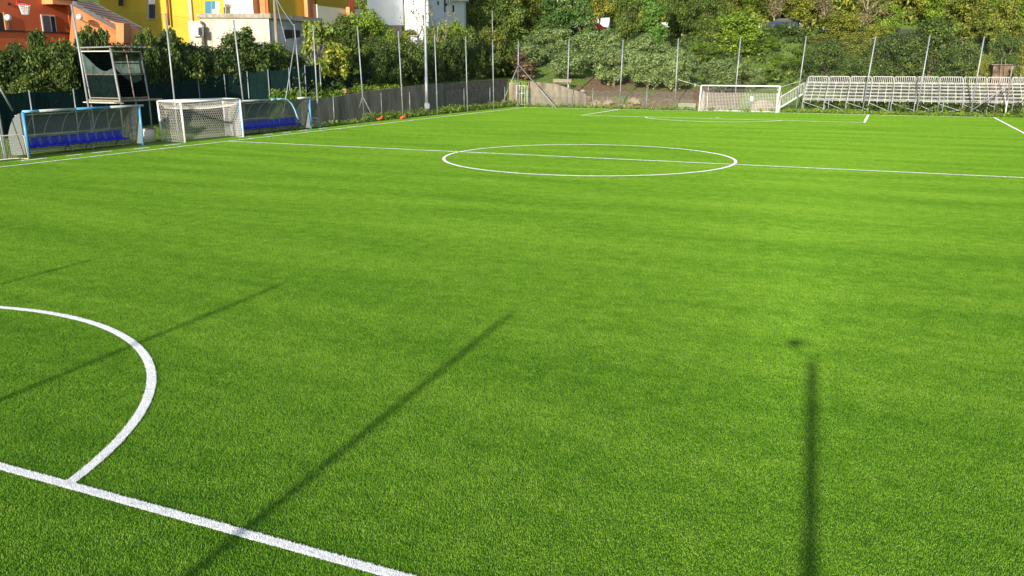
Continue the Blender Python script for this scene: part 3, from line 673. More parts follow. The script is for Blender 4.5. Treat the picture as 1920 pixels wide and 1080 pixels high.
# nearest left pole: only its foot and struts are in view
b = gp(13, 299); o = thing('net_pole', 'net pole cut by the left edge of the photo with a strut at its foot', 'pole', b, group=GL)
MB().tube([(0, 0, 0), (-.12, -.1, 7)], .052, 10).build('tube', M_galv, o, True)
MB().tube([(-.05, -.05, .02), tuple(V3(gp(-20, 250, .0)*0+onX(-8, 215, -3.6))-V3(b))], .04, 8).build('brace', M_galv, o, True)
MB().tube([tuple(V3(onX(24, 208, -4.2))-V3(b)), tuple(V3(onX(-14, 140, -3.9))-V3(b))], .045, 8).build('brace', M_galv, o, True)
# the same kind of poles along the near goal line, behind the viewpoint: they throw the long shadows over the turf
sdx, sdy = SUND.x/-SUND.z, SUND.y/-SUND.z
NEARP = [(1523, 686, .075), (948, 597, .055), (516, 539, .05), (168, 489, .05)]
for k, (sx, sy, r) in enumerate(NEARP):
    tip = gp(sx, sy); H = 7.0; b = (tip[0]-sdx*H, tip[1]-sdy*H, 0)
    pole(b, (b[0]-(-.35 if k == 0 else 0)*0, b[1], H), 'net pole seen only as the shadow '+('running straight down at the right', 'crossing the near penalty line', 'crossing the white arc', 'ending at the left edge of the photo')[k], 'net poles along the near goal line', r)
# ================================================================ netting between the tall poles (real cords)
def netrun(name, label, tops, zlo, sp, w, m, sag=.12, parent=None):
    mb = MB()
    for A, B in zip(tops[:-1], tops[1:]):
        A = V3(A); B = V3(B); L2 = (B-A).length; n = int(L2/sp); nrm = Vector((A.y-B.y, B.x-A.x, 0)).normalized()
        def top(t): p = A.lerp(B, t); p.z -= sag*4*t*(1-t); return p
        for i in range(n+1):
            p = top(i/n); mb.quad((p.x-(B-A).x/L2*w/2, p.y-(B-A).y/L2*w/2, p.z), (p.x+(B-A).x/L2*w/2, p.y+(B-A).y/L2*w/2, p.z), (p.x+(B-A).x/L2*w/2, p.y+(B-A).y/L2*w/2, zlo), (p.x-(B-A).x/L2*w/2, p.y-(B-A).y/L2*w/2, zlo))
        nz = int((min(A.z, B.z)-zlo)/sp)
        for j in range(nz+1):
            for s in range(6):
                p, q = top(s/6), top((s+1)/6); p = p.copy(); q = q.copy(); p.z -= j*sp; q.z -= j*sp; ww = w*(3.0 if j == 0 else 1)
                mb.quad((p.x, p.y, p.z-ww/2), (q.x, q.y, q.z-ww/2), (q.x, q.y, q.z+ww/2), (p.x, p.y, p.z+ww/2))
    return tag(mb.build(name, m), label, 'netting')
offy = np.array([0, .08, 0]); offx = np.array([-.07, 0, 0])
netrun('ball_stop_net', 'dark thin ball-stop net hung between the tall poles of the left touchline', [t+offx for t in tops_l], .4, .16, .0035, M_cord)
netrun('ball_stop_net', 'dark thin ball-stop net hung between the poles from the corner to the grandstand stairs', [t+offy for t in tops_r[:6]], 2.0, .15, .003, M_cord)
netrun('ball_stop_net', 'dark ball-stop net showing as a fine grid above the grandstand', [t+offy for t in tops_r[5:]]+[np.array([47.6, 49.2, 6.6])], 1.2, .15, .0055, M_cord)
# ================================================================ low wire fences with their own short posts
def wirefence(name, label, path, h, posts, z0=0, sp=.085, w=.0035, slope=None):
    root = thing(name, label, 'fence', path[0] if len(path[0]) == 3 else (*path[0], 0)); L0 = root.location
    mb = MB()
    for A, B in zip(path[:-1], path[1:]):
        A = Vector((*A[:2], z0)); B = Vector((*B[:2], z0)); L2 = (B-A).length; u = (B-A)/L2; n = int((L2+h)/sp)
        for sgn in (1, -1):
            for i in range(n):
                s0 = i*sp - (h if sgn == 1 else 0); a0, a1 = s0, s0+sgn*h if sgn == 1 else s0-h
                if sgn == 1: a1 = s0+h
                za, zb = 0.0, h
                lo, hi = 0, L2
                # clip to the bay
                def clip(a, z, a2, z2):
                    if a < lo: z += (lo-a)*(z2-z)/(a2-a); a = lo
                    if a > hi: z += (hi-a)*(z2-z)/(a2-a); a = hi
                    return a, z
                if max(a0, a1) <= lo or min(a0, a1) >= hi: continue
                p = clip(a0, za, a1, zb); q = clip(a1, zb, a0, za)
                P = A+u*p[0]-L0; Q = A+u*q[0]-L0
                mb.quad((P.x, P.y, P.z+p[1]-w), (Q.x, Q.y, Q.z+q[1]-w), (Q.x, Q.y, Q.z+q[1]+w), (P.x, P.y, P.z+p[1]+w))
        for zz in (h, h*.5): mb.bar(A-L0+Vector((0, 0, zz)), B-L0+Vector((0, 0, zz)), .012)
    mb.build('wire_mesh', M_wire, root)
    for (x, y, hh, mt) in posts:
        MB().tube([(x-L0.x, y-L0.y, z0-.05-L0.z), (x-L0.x, y-L0.y, z0+hh-L0.z)], .033, 8).build('post', mt, root, True)
    return root
def yp(px): return gp(*px)
lposts = [(-2.75, y, 2.15, M_galv) for y in (14.6, 21.3, 25.9, 30.9, 36.4, 42.4, 46.2)]
wirefence('wire_fence', 'low wire mesh fence on short posts in front of the left retaining wall', [(-2.75, 11.5), (-2.75, 46.6)], 2.05, lposts)
bposts = [(at(p, 48.0), 48.0, h, m) for p, h, m in ((1111, 2.05, M_galv), (1212, 2.0, M_galv), (1028, 1.35, M_galvd), (1075, 1.5, M_galvd), (1553, 1.65, M_galv), (1666.5, 1.7, M_galv), (1768, 1.8, M_galv), (1865, 2.1, M_galv))]
wirefence('wire_fence', 'low wire mesh fence on short posts right behind the far goal line', [(-.8, 48.0), (at(1300, 48), 48.0)], 1.75, bposts)
wirefence('wire_fence', 'wire mesh fence with green cloth at the right touchline, seen at the right edge', [(47.6, 30.0), (47.6, 49.0)], 1.9, [(47.6, y, 2.1, M_galvd) for y in (31, 36, 41, 46)])
mb = MB(); mb.box(47.64, 47.66, 30, 49, .05, 1.5); tag(mb.build('shade_cloth', M_mesh), 'dark green shade cloth fixed to the fence at the right edge', 'screen')
o = thing('striped_pole', 'brown and white pole leaning in front of the right end of the grandstand', 'pole', gp(1884.6, 216.7)*[1, 0, 1]+[0, 48.9, 0])
t = onY(1898, 123, 48.9); b = onY(1884.6, 216.7, 48.9); MB().tube([(0, 0, 0), tuple(V3(t-b)*.3)], .06, 8).build('lower_tube', M_wpaint, o, True); MB().tube([tuple(V3(t-b)*.3), tuple(V3(t-b))], .055, 8).build('upper_tube', M_wood, o, True)
o.location = tuple(b)
# dark green screened fence above the dugouts
def scr(path, posts, label, zlow=-1.0):
    root = thing('screen_fence', label, 'fence', path[0]); L0 = Vector(path[0]); mb = MB()
    for A, B in zip(path[:-1], path[1:]):
        A = Vector(A)-L0; B = Vector(B)-L0; n = 8
        for i in range(n):
            p = A.lerp(B, i/n); q = A.lerp(B, (i+1)/n); s0 = -.06*math.sin(math.pi*i/n); s1 = -.06*math.sin(math.pi*(i+1)/n)
            lo = zlow; mb.quad((p.x, p.y, p.z+lo), (q.x, q.y, q.z+lo), (q.x, q.y, q.z+s1), (p.x, p.y, p.z+s0))
    mb.build('screen', M_mesh, root)
    for (x, y, z0, z1) in posts: MB().tube([(x-L0.x, y-L0.y, z0-L0.z), (x-L0.x, y-L0.y, z1-L0.z)], .035, 8).build('post', M_galv, root, True)
XM = -7.35
P_ = [onX(px, py, X_) for px, py, X_ in ((-30, 176, XM), (53, 172, XM), (136, 169, XM), (250, 158, XM), (370, 148, XM), (419, 141, XM), (462, 136, XM+.4), (501, 132, -6.2), (540, 129, -5.6), (570, 124, -5.3), (598, 120, -5.2))]
scr([tuple(p) for p in P_], [(float(p[0])+.06, float(p[1]), .2, float(p[2])+.08) for p in P_], 'dark green screened fence with thin steel posts behind both dugouts', -3.0)
P_ = [onX(px, py, -5.4) for px, py in ((603, 139), (625, 140), (656, 137), (693, 137))]
scr([tuple(p) for p in P_], [(-5.54, float(p[1]), 1.8, float(p[2])+.1) for p in P_], 'shorter dark green screened fence in front of the little tiled shed', -1.75)
# ================================================================ retaining walls
def polywall(name, label, base, tops, th, m, capm=None, z0=-.2):
    """base: (x, y) list, tops: heights"""
    root = thing(name, label, 'wall', (base[0][0], base[0][1], 0)); ox, oy = base[0]; mb = MB(); cp = MB()
    for (x0, y0), (x1, y1), h0, h1 in zip(base[:-1], base[1:], tops[:-1], tops[1:]):
        d = Vector((x1-x0, y1-y0, 0)).normalized(); nn = Vector((-d.y, d.x, 0))*th
        mb.prism([(x0-ox, y0-oy, z0), (x1-ox, y1-oy, z0), (x1-ox, y1-oy, h1), (x0-ox, y0-oy, h0)], nn)
        cp.prism([(x0-ox, y0-oy, h0+.002), (x1-ox, y1-oy, h1+.002), (x1-ox, y1-oy, h1+.05), (x0-ox, y0-oy, h0+.05)], nn*1.02)
    mb.build('wall_face', m, root); cp.build('coping', capm or m, root); return root
ysw = [10.4, 12, 16, 21, 26, 31, 34.4]
polywall('retaining_wall', 'long dark stained concrete retaining wall along the left touchline', [(-3.95, y) for y in ysw], [lerp(y, *WALLTOP) for y in ysw], .25, M_conc)
ysw = [34.42, 38, 42, 46, 49.4]
polywall('retaining_wall', 'darker rough section of the left retaining wall nearest the corner', [(-3.96, y) for y in ysw], [lerp(y, *WALLTOP)-.1 for y in ysw], .25, mat('dark_rough_concrete', (.06, .055, .05), .95, col2=(.15, .13, .11), scale=1.5, bump=.8, bscale=5))
b0 = (at(990, 50.5), 50.5); b1 = (at(1098, 50.5), 50.5)
h0 = float(onY(990, 153, 50.5)[2]); h1 = float(onY(1040, 158, 50.5)[2]); h2 = float(onY(1098, 177, 50.5)[2])
polywall('retaining_wall', 'sunlit pale concrete wall below the wooden bench, sloping down to the right', [b0, (at(1040, 50.5), 50.5), b1], [h0, h1, h2], .35, M_concs)
MB_ = MB().box(-.02, .3, -2.6, 0, -.1, 1.1); 
g_ = thing('wall_pier', 'pale concrete block pier left of the small white gate', 'wall', (at(950, 50.2), 50.2, 0)); MB().box(-.5, 1.6, 0, .4, -.1, h0-.1).build('block', M_concs, g_)
# little white gate
g_ = thing('garden_gate', 'small white metal gate with vertical bars in the field corner', 'gate', (at(968, 49.2), 49.2, 0)); wv = at(987, 49.2)-at(967, 49.2); hh = float(onY(970, 160, 49.2)[2])
for k, x in enumerate((0, wv*.33, wv*.52, wv*.8, wv)): MB().tube([(x, 0, 0), (x, 0, hh if k != 2 else hh+.1)], .03 if k in (0, 4, 2) else .02, 8).build('upright', M_wpaint, g_, True)
for z in (.15, hh*.62, hh-.03): MB().bar((0, 0, z), (wv, 0, z), .04).build('rail', M_wpaint, g_)
# bench
bz = h1+.02; bx = at(1036, 52.0); by = 52.0; bw = at(1071, 52.0)-bx; g_ = thing('wooden_bench', 'weathered wooden bench facing the pitch on top of the pale wall', 'bench', (bx, by, terr(bx+1, by)-.05), rz=-.06)
MB().box(0, bw, -.5, -.05, .42, .47).build('seat', M_wood, g_); MB().prism([(0, -.02, .62), (bw, -.02, .62), (bw, .06, .98), (0, .06, .98)], (0, .04, 0)).build('backrest', M_wood, g_)
for x in (.12, bw-.2):
    for y in (-.42, 0): MB().box(x, x+.08, y, y+.08, -.5, .42 if y < 0 else .95).build('leg', M_wpaint if y < 0 else M_wood, g_)
# rocks in the bank
g = random.Random(4)
for k, (px, py, w, lab) in enumerate(((1118, 196, 26, 'pale rock at the left end of the bank, beside the concrete wall'), (1140, 193, 22, 'pale rock in the bank, the second one from the concrete wall'), (1166, 199, 16, 'small pale rock at the foot of the pole at the penalty area corner'), (1190, 190, 24, 'largest pale rock in the middle of the bank'), (1180, 199, 12, 'small pale rock low in the bank below the largest one'), (1092, 171, 10, 'slanting pale stone lying on top of the bank behind the wall end'))):
    Y = 50.0 if k < 5 else 51.6; c = onY(px, py, Y); mb = MB(); r = wide(px, w, Y)/2; mb.sphere((0, 0, 0), r, 12, 8, (1, .5, .52))
    mb.v = [(x*(1+.22*math.sin(9*z/r+x*5)), y, z*(1+.2*math.sin(7*x/r+k))+.05*math.sin(x*11/r)) for x, y, z in mb.v]
    o = mb.build('rock', M_stone); o.location = tuple(c); o.rotation_euler = (g.uniform(-.2, .2), g.uniform(-.3, .3), 0); tag(o, lab, 'rock', 'pale rocks in the bank')
# ================================================================ far goal
def cordnet(fn, nu, nv, w, mat_, name, parent, uvh=False, hexa=False):
    """net of thin cords on the surface fn(u, v) with u, v in 0..1"""
    mb = MB()
    def cord(a, b):
        a = Vector(a); b = Vector(b); mb.tube([a, b], w/2, 3, False)
    if not hexa:
        for i in range(nu+1):
            for j in range(nv): cord(fn(i/nu, j/nv), fn(i/nu, (j+1)/nv))
        for j in range(nv+1):
            for i in range(nu): cord(fn(i/nu, j/nv), fn((i+1)/nu, j/nv))
    else:
        for j in range(nv):
            o_ = (j % 2)*.5
            for i in range(nu):
                u = lambda k: min(1, max(0, k/nu)); v0 = j/nv; v1 = (j+.35)/nv; v2 = (j+1)/nv
                c = i+o_; cord(fn(u(c), v0), fn(u(c), v1)); cord(fn(u(c), v1), fn(u(c+.5), v2)); cord(fn(u(c), v1), fn(u(c-.5), v2))
    return mb.build(name, mat_, parent)
gl = onY(1310, 208.5, YF); gr = onY(1454.5, 210.9, YF); gl[2] = gr[2] = 0; GW = 7.2; gx = float((gl[0]+gr[0])/2); gt = float(onY(1388, 161, YF)[2])
goal = thing('football_goal', 'full-size white football goal with square netting on the far goal line', 'goal', (gx, YF+.02, 0))
hw_ = float(gr[0]-gl[0])/2; LEANX = .22
for s in (-1, 1): MB().tube([(s*hw_, 0, 0), (s*hw_+.12 + (.10 if s > 0 else 0), 0, gt)], .075, 12).build('goalpost', M_wpaint, goal, True)
MB().tube([(-hw_+.10, 0, gt), (hw_+.24, 0, gt)], .07, 12).build('crossbar', M_wpaint, goal, True)
for s in (-1, 1): MB().tube([(s*hw_+.15, 0, gt-.05), (s*(hw_-.35)+.1, 1.55, gt-.28 - (.0 if s < 0 else .1))], .025, 6).build('net_bracket', M_wpaint, goal, True)
for s in (-1, 1): MB().tube([(s*(hw_-.3)+.1, 1.9, 0), (s*(hw_-.33)+.12, 1.9, gt-.15)], .025, 6).build('rear_post', M_wpaint, goal, True)
NZ = 1.95
cordnet(lambda u, v: (-hw_+.15+u*(2*hw_), 1.9+.1*math.sin(v*3), NZ*v), 50, 14, .022, M_wnet, 'back_net', goal)
for s in (-1, 1): cordnet(lambda u, v: (s*hw_+.1, .05+u*1.85, (NZ+(1-u)*(gt-NZ))*v), 12, 14, .018, M_wnet, 'side_net', goal)
cordnet(lambda u, v: (-hw_+.15+u*2*hw_, .05+v*1.85, gt-(gt-NZ)*v-.12*math.sin(v*3.1)), 50, 10, .010, M_wnet, 'roof_net', goal)
MB().tube([(-hw_+.1, 1.9, .04), (hw_, 1.9, .04)], .03, 8).build('ground_bar', M_wpaint, goal, True)
o = thing('goal_guy_cord', 'white guy cord from the far goal left top corner to the net pole', 'cord', (0, 0, 0)); MB().tube([tuple(onY(1271, 149, 48.4)), tuple(onY(1290, 155, 47.5)), tuple(onY(1312, 161, YF))], .022, 5).build('rope', M_wnet, o)
MB().tube([tuple(onY(1303, 157, 46.6)), tuple(onY(1303.5, 162, 46.6))], .04, 5).build('knot', M_wnet, o)
o = thing('goal_guy_cord', 'white guy cord from the far goal to the pole by the stairs', 'cord', (0, 0, 0)); MB().tube([tuple(onY(1462, 164, YF)), tuple(onY(1480, 158, 47.5)), tuple(onY(1498, 153, 48.6))], .022, 5).build('rope', M_wnet, o)
o = MB().box(-.16, .16, 0, .015, -.22, .22).build('white_sign', M_wpaint); o.location = tuple(onY(1409.5, 185, 48.1)); tag(o, 'small blank white board hanging on the fence behind the far goal net', 'sign')
o = thing('sand_heap', 'pale heap of sand behind the right side of the far goal', 'heap', (at(1432, 49.2), 49.2, 0)); mb = MB().sphere((0, 0, 0), 1.0, 18, 10, (1.45, .7, 1.35)); mb.v = [(x+.1*math.sin(5*z), y, max(-.05, z*(1-.25*abs(x))+.06*math.sin(9*x))) for x, y, z in mb.v]; mb.build('mound', M_concs, o, True)
o = MB().box(0, wide(1272, 34, 49), 0, .25, 0, .62).build('low_wall', mat('faded_green_plaster', (.30, .33, .24), .9)); o.location = (at(1271, 49.3), 49.3, 0); tag(o, 'low faded green wall left of the far goal behind the fence', 'wall')
# ================================================================ grandstand
gs_y0, rows, rise, run, zf = 50.2, 6, .30, .62, 1.2
gxl = at(1504, gs_y0); bay = 2.02; nb = 9.6; gs = thing('grandstand', 'long white metal grandstand with railing panels behind the far goal line', 'grandstand', (gxl, gs_y0, 0))
gw_ = bay*nb
for r_ in range(rows):
    y = r_*run; z = zf+r_*rise
    mb = MB()
    for k in range(10):
        x0 = k*bay+.03; x1 = min((k+1)*bay-.05, gw_); mb.box(x0, x1, y, y+.26, z, z+.035); mb.box(x0, x1, y+.02, y+.06, z+.07, z+.12); 
    for k in range(30):
        x0 = k*bay/3+.05; mb.box(x0, x0+.05, y+.021, y+.059, z-.26, z+.068)
    mb.build('seat_row', M_alu, gs)
    mb = MB()
    for k in range(10): mb.box(k*bay+.03, min((k+1)*bay-.05, gw_), y+.34, y+.58, z-.115, z-.09)
    mb.build('foot_board', M_alu, gs)
yb = rows*run+.05; zb = zf+(rows-1)*rise
ztop = float(onY(1700, 144, gs_y0+yb)[2]); zlow = float(onY(1700, 157, gs_y0+yb)[2])
for k in range(10):                                # railing panels
    x0 = k*bay+.04; x1 = min((k+1)*bay-.04, gw_+.2); xo = 1.0
    mb = MB(); mb.tube([(x0, yb, zlow), (x0+.03, yb, ztop-.06), (x0+.1, yb, ztop), (x1-.1, yb, ztop), (x1-.03, yb, ztop-.06), (x1, yb, zlow), (x0, yb, zlow)], .038, 6)
    for j in range(1, 11): x = x0+(x1-x0)*j/11; mb.tube([(x, yb, zlow), (x, yb, ztop)], .022, 5)
    mb.tube([(x0, yb, zlow-.22), (x1, yb, zlow-.22)], .025, 5)
    mb.build('railing_panel', M_aluw, gs)
for k in range(11):                                # sloping frames with uprights and X bracing
    x = min(k*bay, gw_); mb = MB(); mb.bar((x, -.05, zf-.12), (x, yb, zb-.05), .05, .1); mb.bar((x, 0, 0), (x, 0, zf), .06); mb.bar((x, 1.6, 0), (x, 1.6, zf+.7), .06); mb.bar((x, yb, 0), (x, yb, zlow), .06)
    mb.bar((x, 0, .15), (x, 1.6, zf), .04); mb.bar((x, 1.6, .15), (x, yb, zb-.3), .04); mb.build('support_frame', M_galvd, gs)
for k in range(9):
    mb = MB(); mb.bar((k*bay, .02, zf-.25), ((k+1)*bay, .02, .12 if k % 2 else .3), .035); mb.bar((k*bay, 0, zf-.06), ((k+1)*bay, 0, zf-.06), .05); mb.bar((k*bay+.6, 1.6, .1), ((k+1)*bay, 1.6, .35), .03); mb.build('cross_brace', M_galv, gs)
for s in (0, gw_):                                 # side guards
    mb = MB()
    mb.tube([(s, 0, zf+.95), (s, yb, ztop+.05)], .03, 6); mb.tube([(s, 0, zf+.1), (s, 0, zf+.95)], .03, 6)
    for j in range(1, 14): y = yb*j/14; mb.tube([(s, y, zf+rise*y/run*.9), (s, y, zf+.95+(ztop-zf-.9)*y/yb)], .015, 5)
    mb.build('side_guard', M_galv, gs)
stx = at(1456, gs_y0-.2); st = thing('metal_stairs', 'galvanised metal stairs with barred handrail at the left end of the grandstand', 'stairs', (stx, gs_y0-.6, 0)); sw = gxl-stx; 
for y in (0, .9): MB().bar((0, y, .1), (sw, y, zf+.5), .05, .16).build('stringer', M_galv, st)
mb = MB()
for j in range(7): mb.box(sw*j/7, sw*j/7+.25, .03, .87, .16+(zf+.4)*j/7, .20+(zf+.4)*j/7)
mb.build('treads', M_alu, st)
for y in (-.03, .93):
    mb = MB(); mb.tube([(.1, y, 1.25), (sw, y, zf+1.55)], .028, 6)
    for j in range(11): x = .1+(sw-.1)*j/10; mb.tube([(x, y, .15+(zf+.4)*j/10), (x, y, 1.25+(zf+.3)*j/10)], .015, 5)
    mb.build('handrail', M_aluw, st)
# brick shed, planks and dish at the right end
o = thing('brick_shed', 'half-ruined brick shed with plaster patches right of the grandstand', 'shed', (at(1852, 58), 58, fz(at(1852, 58), 58)-.1)); M_brk = mat('weathered_brick', (.07, .035, .025), .95, col2=(.26, .18, .12), scale=1.4, bump=.5)
zt = float(onY(1860, 122, 58)[2])-o.location.z; w_ = wide(1840, 60, 58)
MB().box(0, 2.6, 0, 2.4, 0, zt).build('wall', M_brk, o); MB().box(2.62, w_*1.6, .4, 2.4, 0, zt*.72).build('side_wall', M_brk, o); MB().box(-.2, 2.8, -.2, 2.5, zt+.003, zt+.09).build('roof', M_rust, o)
o = thing('leaning_planks', 'pale planks leaning upright against the brick shed', 'planks', (at(1868, 57.6), 57.6, fz(at(1868, 57.6), 57.6))); zz = float(onY(1868, 108, 57.6)[2])-o.location.z
for k in (0, .35): MB().bar((k, -.1, 0), (k-.12, .1, zz-k*.3), .12, .04).build('plank', M_wood, o)
o = thing('satellite_dish', 'round whitish dish beside the brick shed at the right edge', 'dish', onY(1907, 131, 57.5)); mb = MB().sphere((0, 0, 0), .62, 18, 8, (1, .18, .8)); mb.build('reflector', M_galvd, o, True); MB().tube([(0, -.1, 0), (.05, .2, -2.2)], .04, 6).build('stand', M_galvd, o)
# ================================================================ dugouts
def dugout(name, label, xf, y0, y1, H, depth, segs, nseat, tilt=0.0):
    root = thing(name, label, 'dugout', (xf, y0, 0)); Lg = y1-y0
    prof = [(0.02, H), (-.35, H-.06), (-.75, H-.28), (-1.05, H-.65), (-depth, H-1.1), (-depth-.02, .95), (-depth+.05, .10)]
    n = 14; pp = []
    for i in range(n+1):
        t = i/n*(len(prof)-1); k = min(int(t), len(prof)-2); f = t-k; pp.append((prof[k][0]*(1-f)+prof[k+1][0]*f, prof[k][1]*(1-f)+prof[k+1][1]*f))
    mb = MB()
    for (a, b), (c, d) in zip(pp[:-1], pp[1:]): mb.quad((a, 0.02, b-.03), (a, Lg-.02, b-.03), (c, Lg-.02, d-.03), (c, 0.02, d-.03))
    mb.build('canopy', M_poly, root, True)
    for y in (0.0, Lg):
        MB().poly([(a, y, b-.03) for a, b in pp]+[(0, y, .12)]) if 0 else None
        mb = MB(); mb.poly([(a, y, b-.035) for a, b in pp]+[(-.0, y, .10)]); mb.build('side_panel', M_poly, root)
    for k in range(8):
        y = Lg*k/7; mb = MB(); mb.tube([(a-.02, min(max(y, .03), Lg-.03), b-.05) for a, b in pp], .018, 6); mb.build('rib', M_galvd, root, True)
    for z_, x_ in ((.12, -depth+.05), (.95, -depth), (H-.2, -.62)): MB().tube([(x_, 0, z_), (x_, Lg, z_)], .022, 6).build('rail', M_grey, root, True)
    for y in (0, Lg): MB().tube([(0, y, 0), (0, y, H)], .062, 10).build('front_post', M_blue, root, True)
    yy = 0
    for fr, m_ in segs:
        if m_: MB().tube([(0, yy*Lg, H), (0, fr*Lg, H)], .065, 10).build('front_bar', m_, root, True)
        yy = fr
    # seats on a beam
    MB().box(-depth+.28, -depth+.34, .25, Lg-.25, .33, .39).build('seat_beam', M_galvd, root)
    for f in (.07, .42, .60, .88):
        mb = MB(); mb.bar((-depth+.32, f*Lg, .36), (-depth+.7, f*Lg, .0), .05); mb.bar((-depth+.3, f*Lg, .36), (-depth+.1, f*Lg, .0), .05); mb.build('bench_leg', M_galv, root)
    return root, Lg, depth
def seatmesh():
    mb = MB(); pr = [(-.06, .78), (-.05, .70), (0, .46), (.06, .40), (.20, .39), (.40, .41), (.44, .38)]
    for w0, off in ((.21, 0),):
        n = len(mb.v)
        for a, b in pr:
            for k in range(5): t = (k-2)/2; ww = w0*(1-.18*(b > .6)-.05*(a > .38)); mb.v.append((a+.05*t*t, t*ww, b+.035*t*t))
        for a, b in pr:
            for k in range(5): t = (k-2)/2; ww = w0*(1-.18*(b > .6)-.05*(a > .38)); mb.v.append((a+.05*t*t-.012, t*ww, b+.035*t*t-.03))
        m_ = len(pr)*5
        for i in range(len(pr)-1):
            for k in range(4):
                a = n+i*5+k; mb.f.append((a, a+1, a+6, a+5)); mb.f.append((a+m_, a+m_+5, a+m_+6, a+m_+1))
            for k in (0, 4): a = n+i*5+k; mb.f.append((a, a+5, a+5+m_, a+m_))
        for k in range(4):
            for i in (0, len(pr)-1): a = n+i*5+k; mb.f.append((a, a+1, a+1+m_, a+m_))
    return mb
_s = seatmesh().build('seat', M_seat, None, True); SEAT = _s.data; bpy.data.objects.remove(_s)
def addseats(root, Lg, depth, n):
    for k in range(n):
        s = link('seat', SEAT, root); s.location = (-depth+.30, Lg*(.05+.88*(k+.5)/n), -.04); s.scale = (1.15, 1.32, 1.12)
dg, Lg, dp = dugout('dugout', 'left curved team dugout with blue end posts and a front bar partly blue', -2.80, -10.85, -3.75, 2.2, 1.3, ((.12, M_lblue), (.42, M_grey), (.72, M_blue), (1.04, M_grey)), 11); addseats(dg, Lg, dp, 11)
dg, Lg, dp = dugout('dugout', 'right curved team dugout with its blue padding hanging loose over the seats', -1.62, 3.0, 10.2, 2.2, 1.25, ((.42, M_grey), (.50, M_lblue), (.82, None), (1.02, M_wpaint)), 11); addseats(dg, Lg, dp, 11)
cv = [(0, .50*Lg, 2.2), (.02, .58*Lg, 2.22), (.05, .66*Lg, 2.12), (.08, .71*Lg, 1.85), (.1, .745*Lg, 1.45), (.12, .77*Lg, 1.0), (.13, .79*Lg, .78)]
MB().tube(cv, .05, 8).build('loose_padding', M_lblue, dg, True)
# ================================================================ white box goal with hexagon net
fl, fr_, bl, br_ = (gp(348, 268), gp(460, 258), gp(303, 265), gp(431, 255)); HG = 2.12
fl, fr_, bl, br_ = [np.array(v) for v in ((-1.72, -1.65, 0), (-1.2, 2.72, 0), (-3.7, -1.45, 0), (-3.0, 3.2, 0))]
tg = thing('training_goal', 'white boxy goal with hexagon netting parked between the two dugouts', 'goal', fl); O = fl
def rel(p, z=0): return tuple(np.array(p)-O+np.array([0, 0, z]))
HG = 2.35
for p in (fl, fr_, bl, br_): MB().tube([rel(p), rel(p+np.array([-.03, -.05, 0]), HG)], .062, 10).build('goalpost', M_wpaint, tg, True)
for a, b in ((fl, fr_), (bl, br_), (fl, bl), (fr_, br_)): MB().tube([rel(a+np.array([-.03, -.05, 0]), HG), rel(b+np.array([-.03, -.05, 0]), HG)], .055, 10).build('top_bar', M_wpaint, tg, True)
MB().tube([rel(bl, 1.35), rel(bl+(fl-bl)*.55+np.array([0, .5, 0]), .02)], .025, 6).build('brace', M_galv, tg, True)
f1 = lambda A, B, bow: (lambda u, v: rel(A+(B-A)*u+np.array([-bow, .0, 0])*math.sin(u*3.14)*math.sin(v*3.14), HG*(1-v)+.02))
cordnet(f1(bl+(fl-bl)*.25, br_+(fr_-br_)*.1, .35), 34, 16, .017, M_wnet, 'back_net', tg, hexa=True)
cordnet(f1(fl+np.array([-.12, 0, 0]), bl, .1), 12, 15, .014, M_tan, 'side_net', tg, hexa=True)
cordnet(f1(fr_+np.array([-.1, 0, 0]), br_, .25), 14, 17, .020, M_tan, 'side_net', tg, hexa=True)
cordnet(lambda u, v: rel((fl*(1-v)+bl*v)*(1-u)+(fr_*(1-v)+br_*v)*u, HG-.35*math.sin(v*3.1)-.12*math.sin(u*3.1)-.1*v), 26, 6, .012, M_wnet, 'roof_net', tg, hexa=True)
# small yellowish hurdle goal at far left
a = gp(54, 299); sg = thing('mini_goal', 'small pale yellow mini goal with torn net at the left edge', 'goal', a); M_py = mat('pale_yellow_paint', (.75, .62, .38), .5, col2=(.82, .74, .60), scale=6)
MB().tube([(0, 0, 0), (0, -.08, 1.13), (-.02, -.2, 1.2), (-.1, -2.6, 1.2), (-.1, -2.6, 0)], .03, 8).build('frame', M_py, sg, True)
MB().tube([(0, 0, .03), (-.8, -.15, .03), (-.85, -2.6, .03)], .025, 6).build('base_bar', M_py, sg, True)
cordnet(lambda u, v: (-.55*v-.02, -.1-2.4*u, 1.18*(1-v)+.03), 18, 9, .012, M_tan, 'net', sg)
# folding chair
c = gp(600, 240); ch = thing('folding_chair', 'white folding chair with pale blue fabric beside the right dugout', 'chair', (-2.75, 11.9, 0), rz=.5); M_fab = mat('pale_blue_fabric', (.40, .55, .66), .8)
MB().prism([(0, -.22, .42), (.45, -.22, .45), (.45, .22, .45), (0, .22, .42)], (0, 0, .02)).build('seat', M_fab, ch); MB().prism([(0, -.22, .45), (-.28, -.22, .98), (-.28, .22, .98), (0, .22, .45)], (.02, 0, .01)).build('backrest', M_fab, ch)
for s in (-.24, .24):
    MB().tube([(-.1, s, 0), (.42, s, .46)], .016, 6).build('leg', M_wpaint, ch); MB().tube([(.55, s, 0), (.40, s, .66), (-.1, s, .68)], .016, 6).build('armrest', M_wpaint, ch)
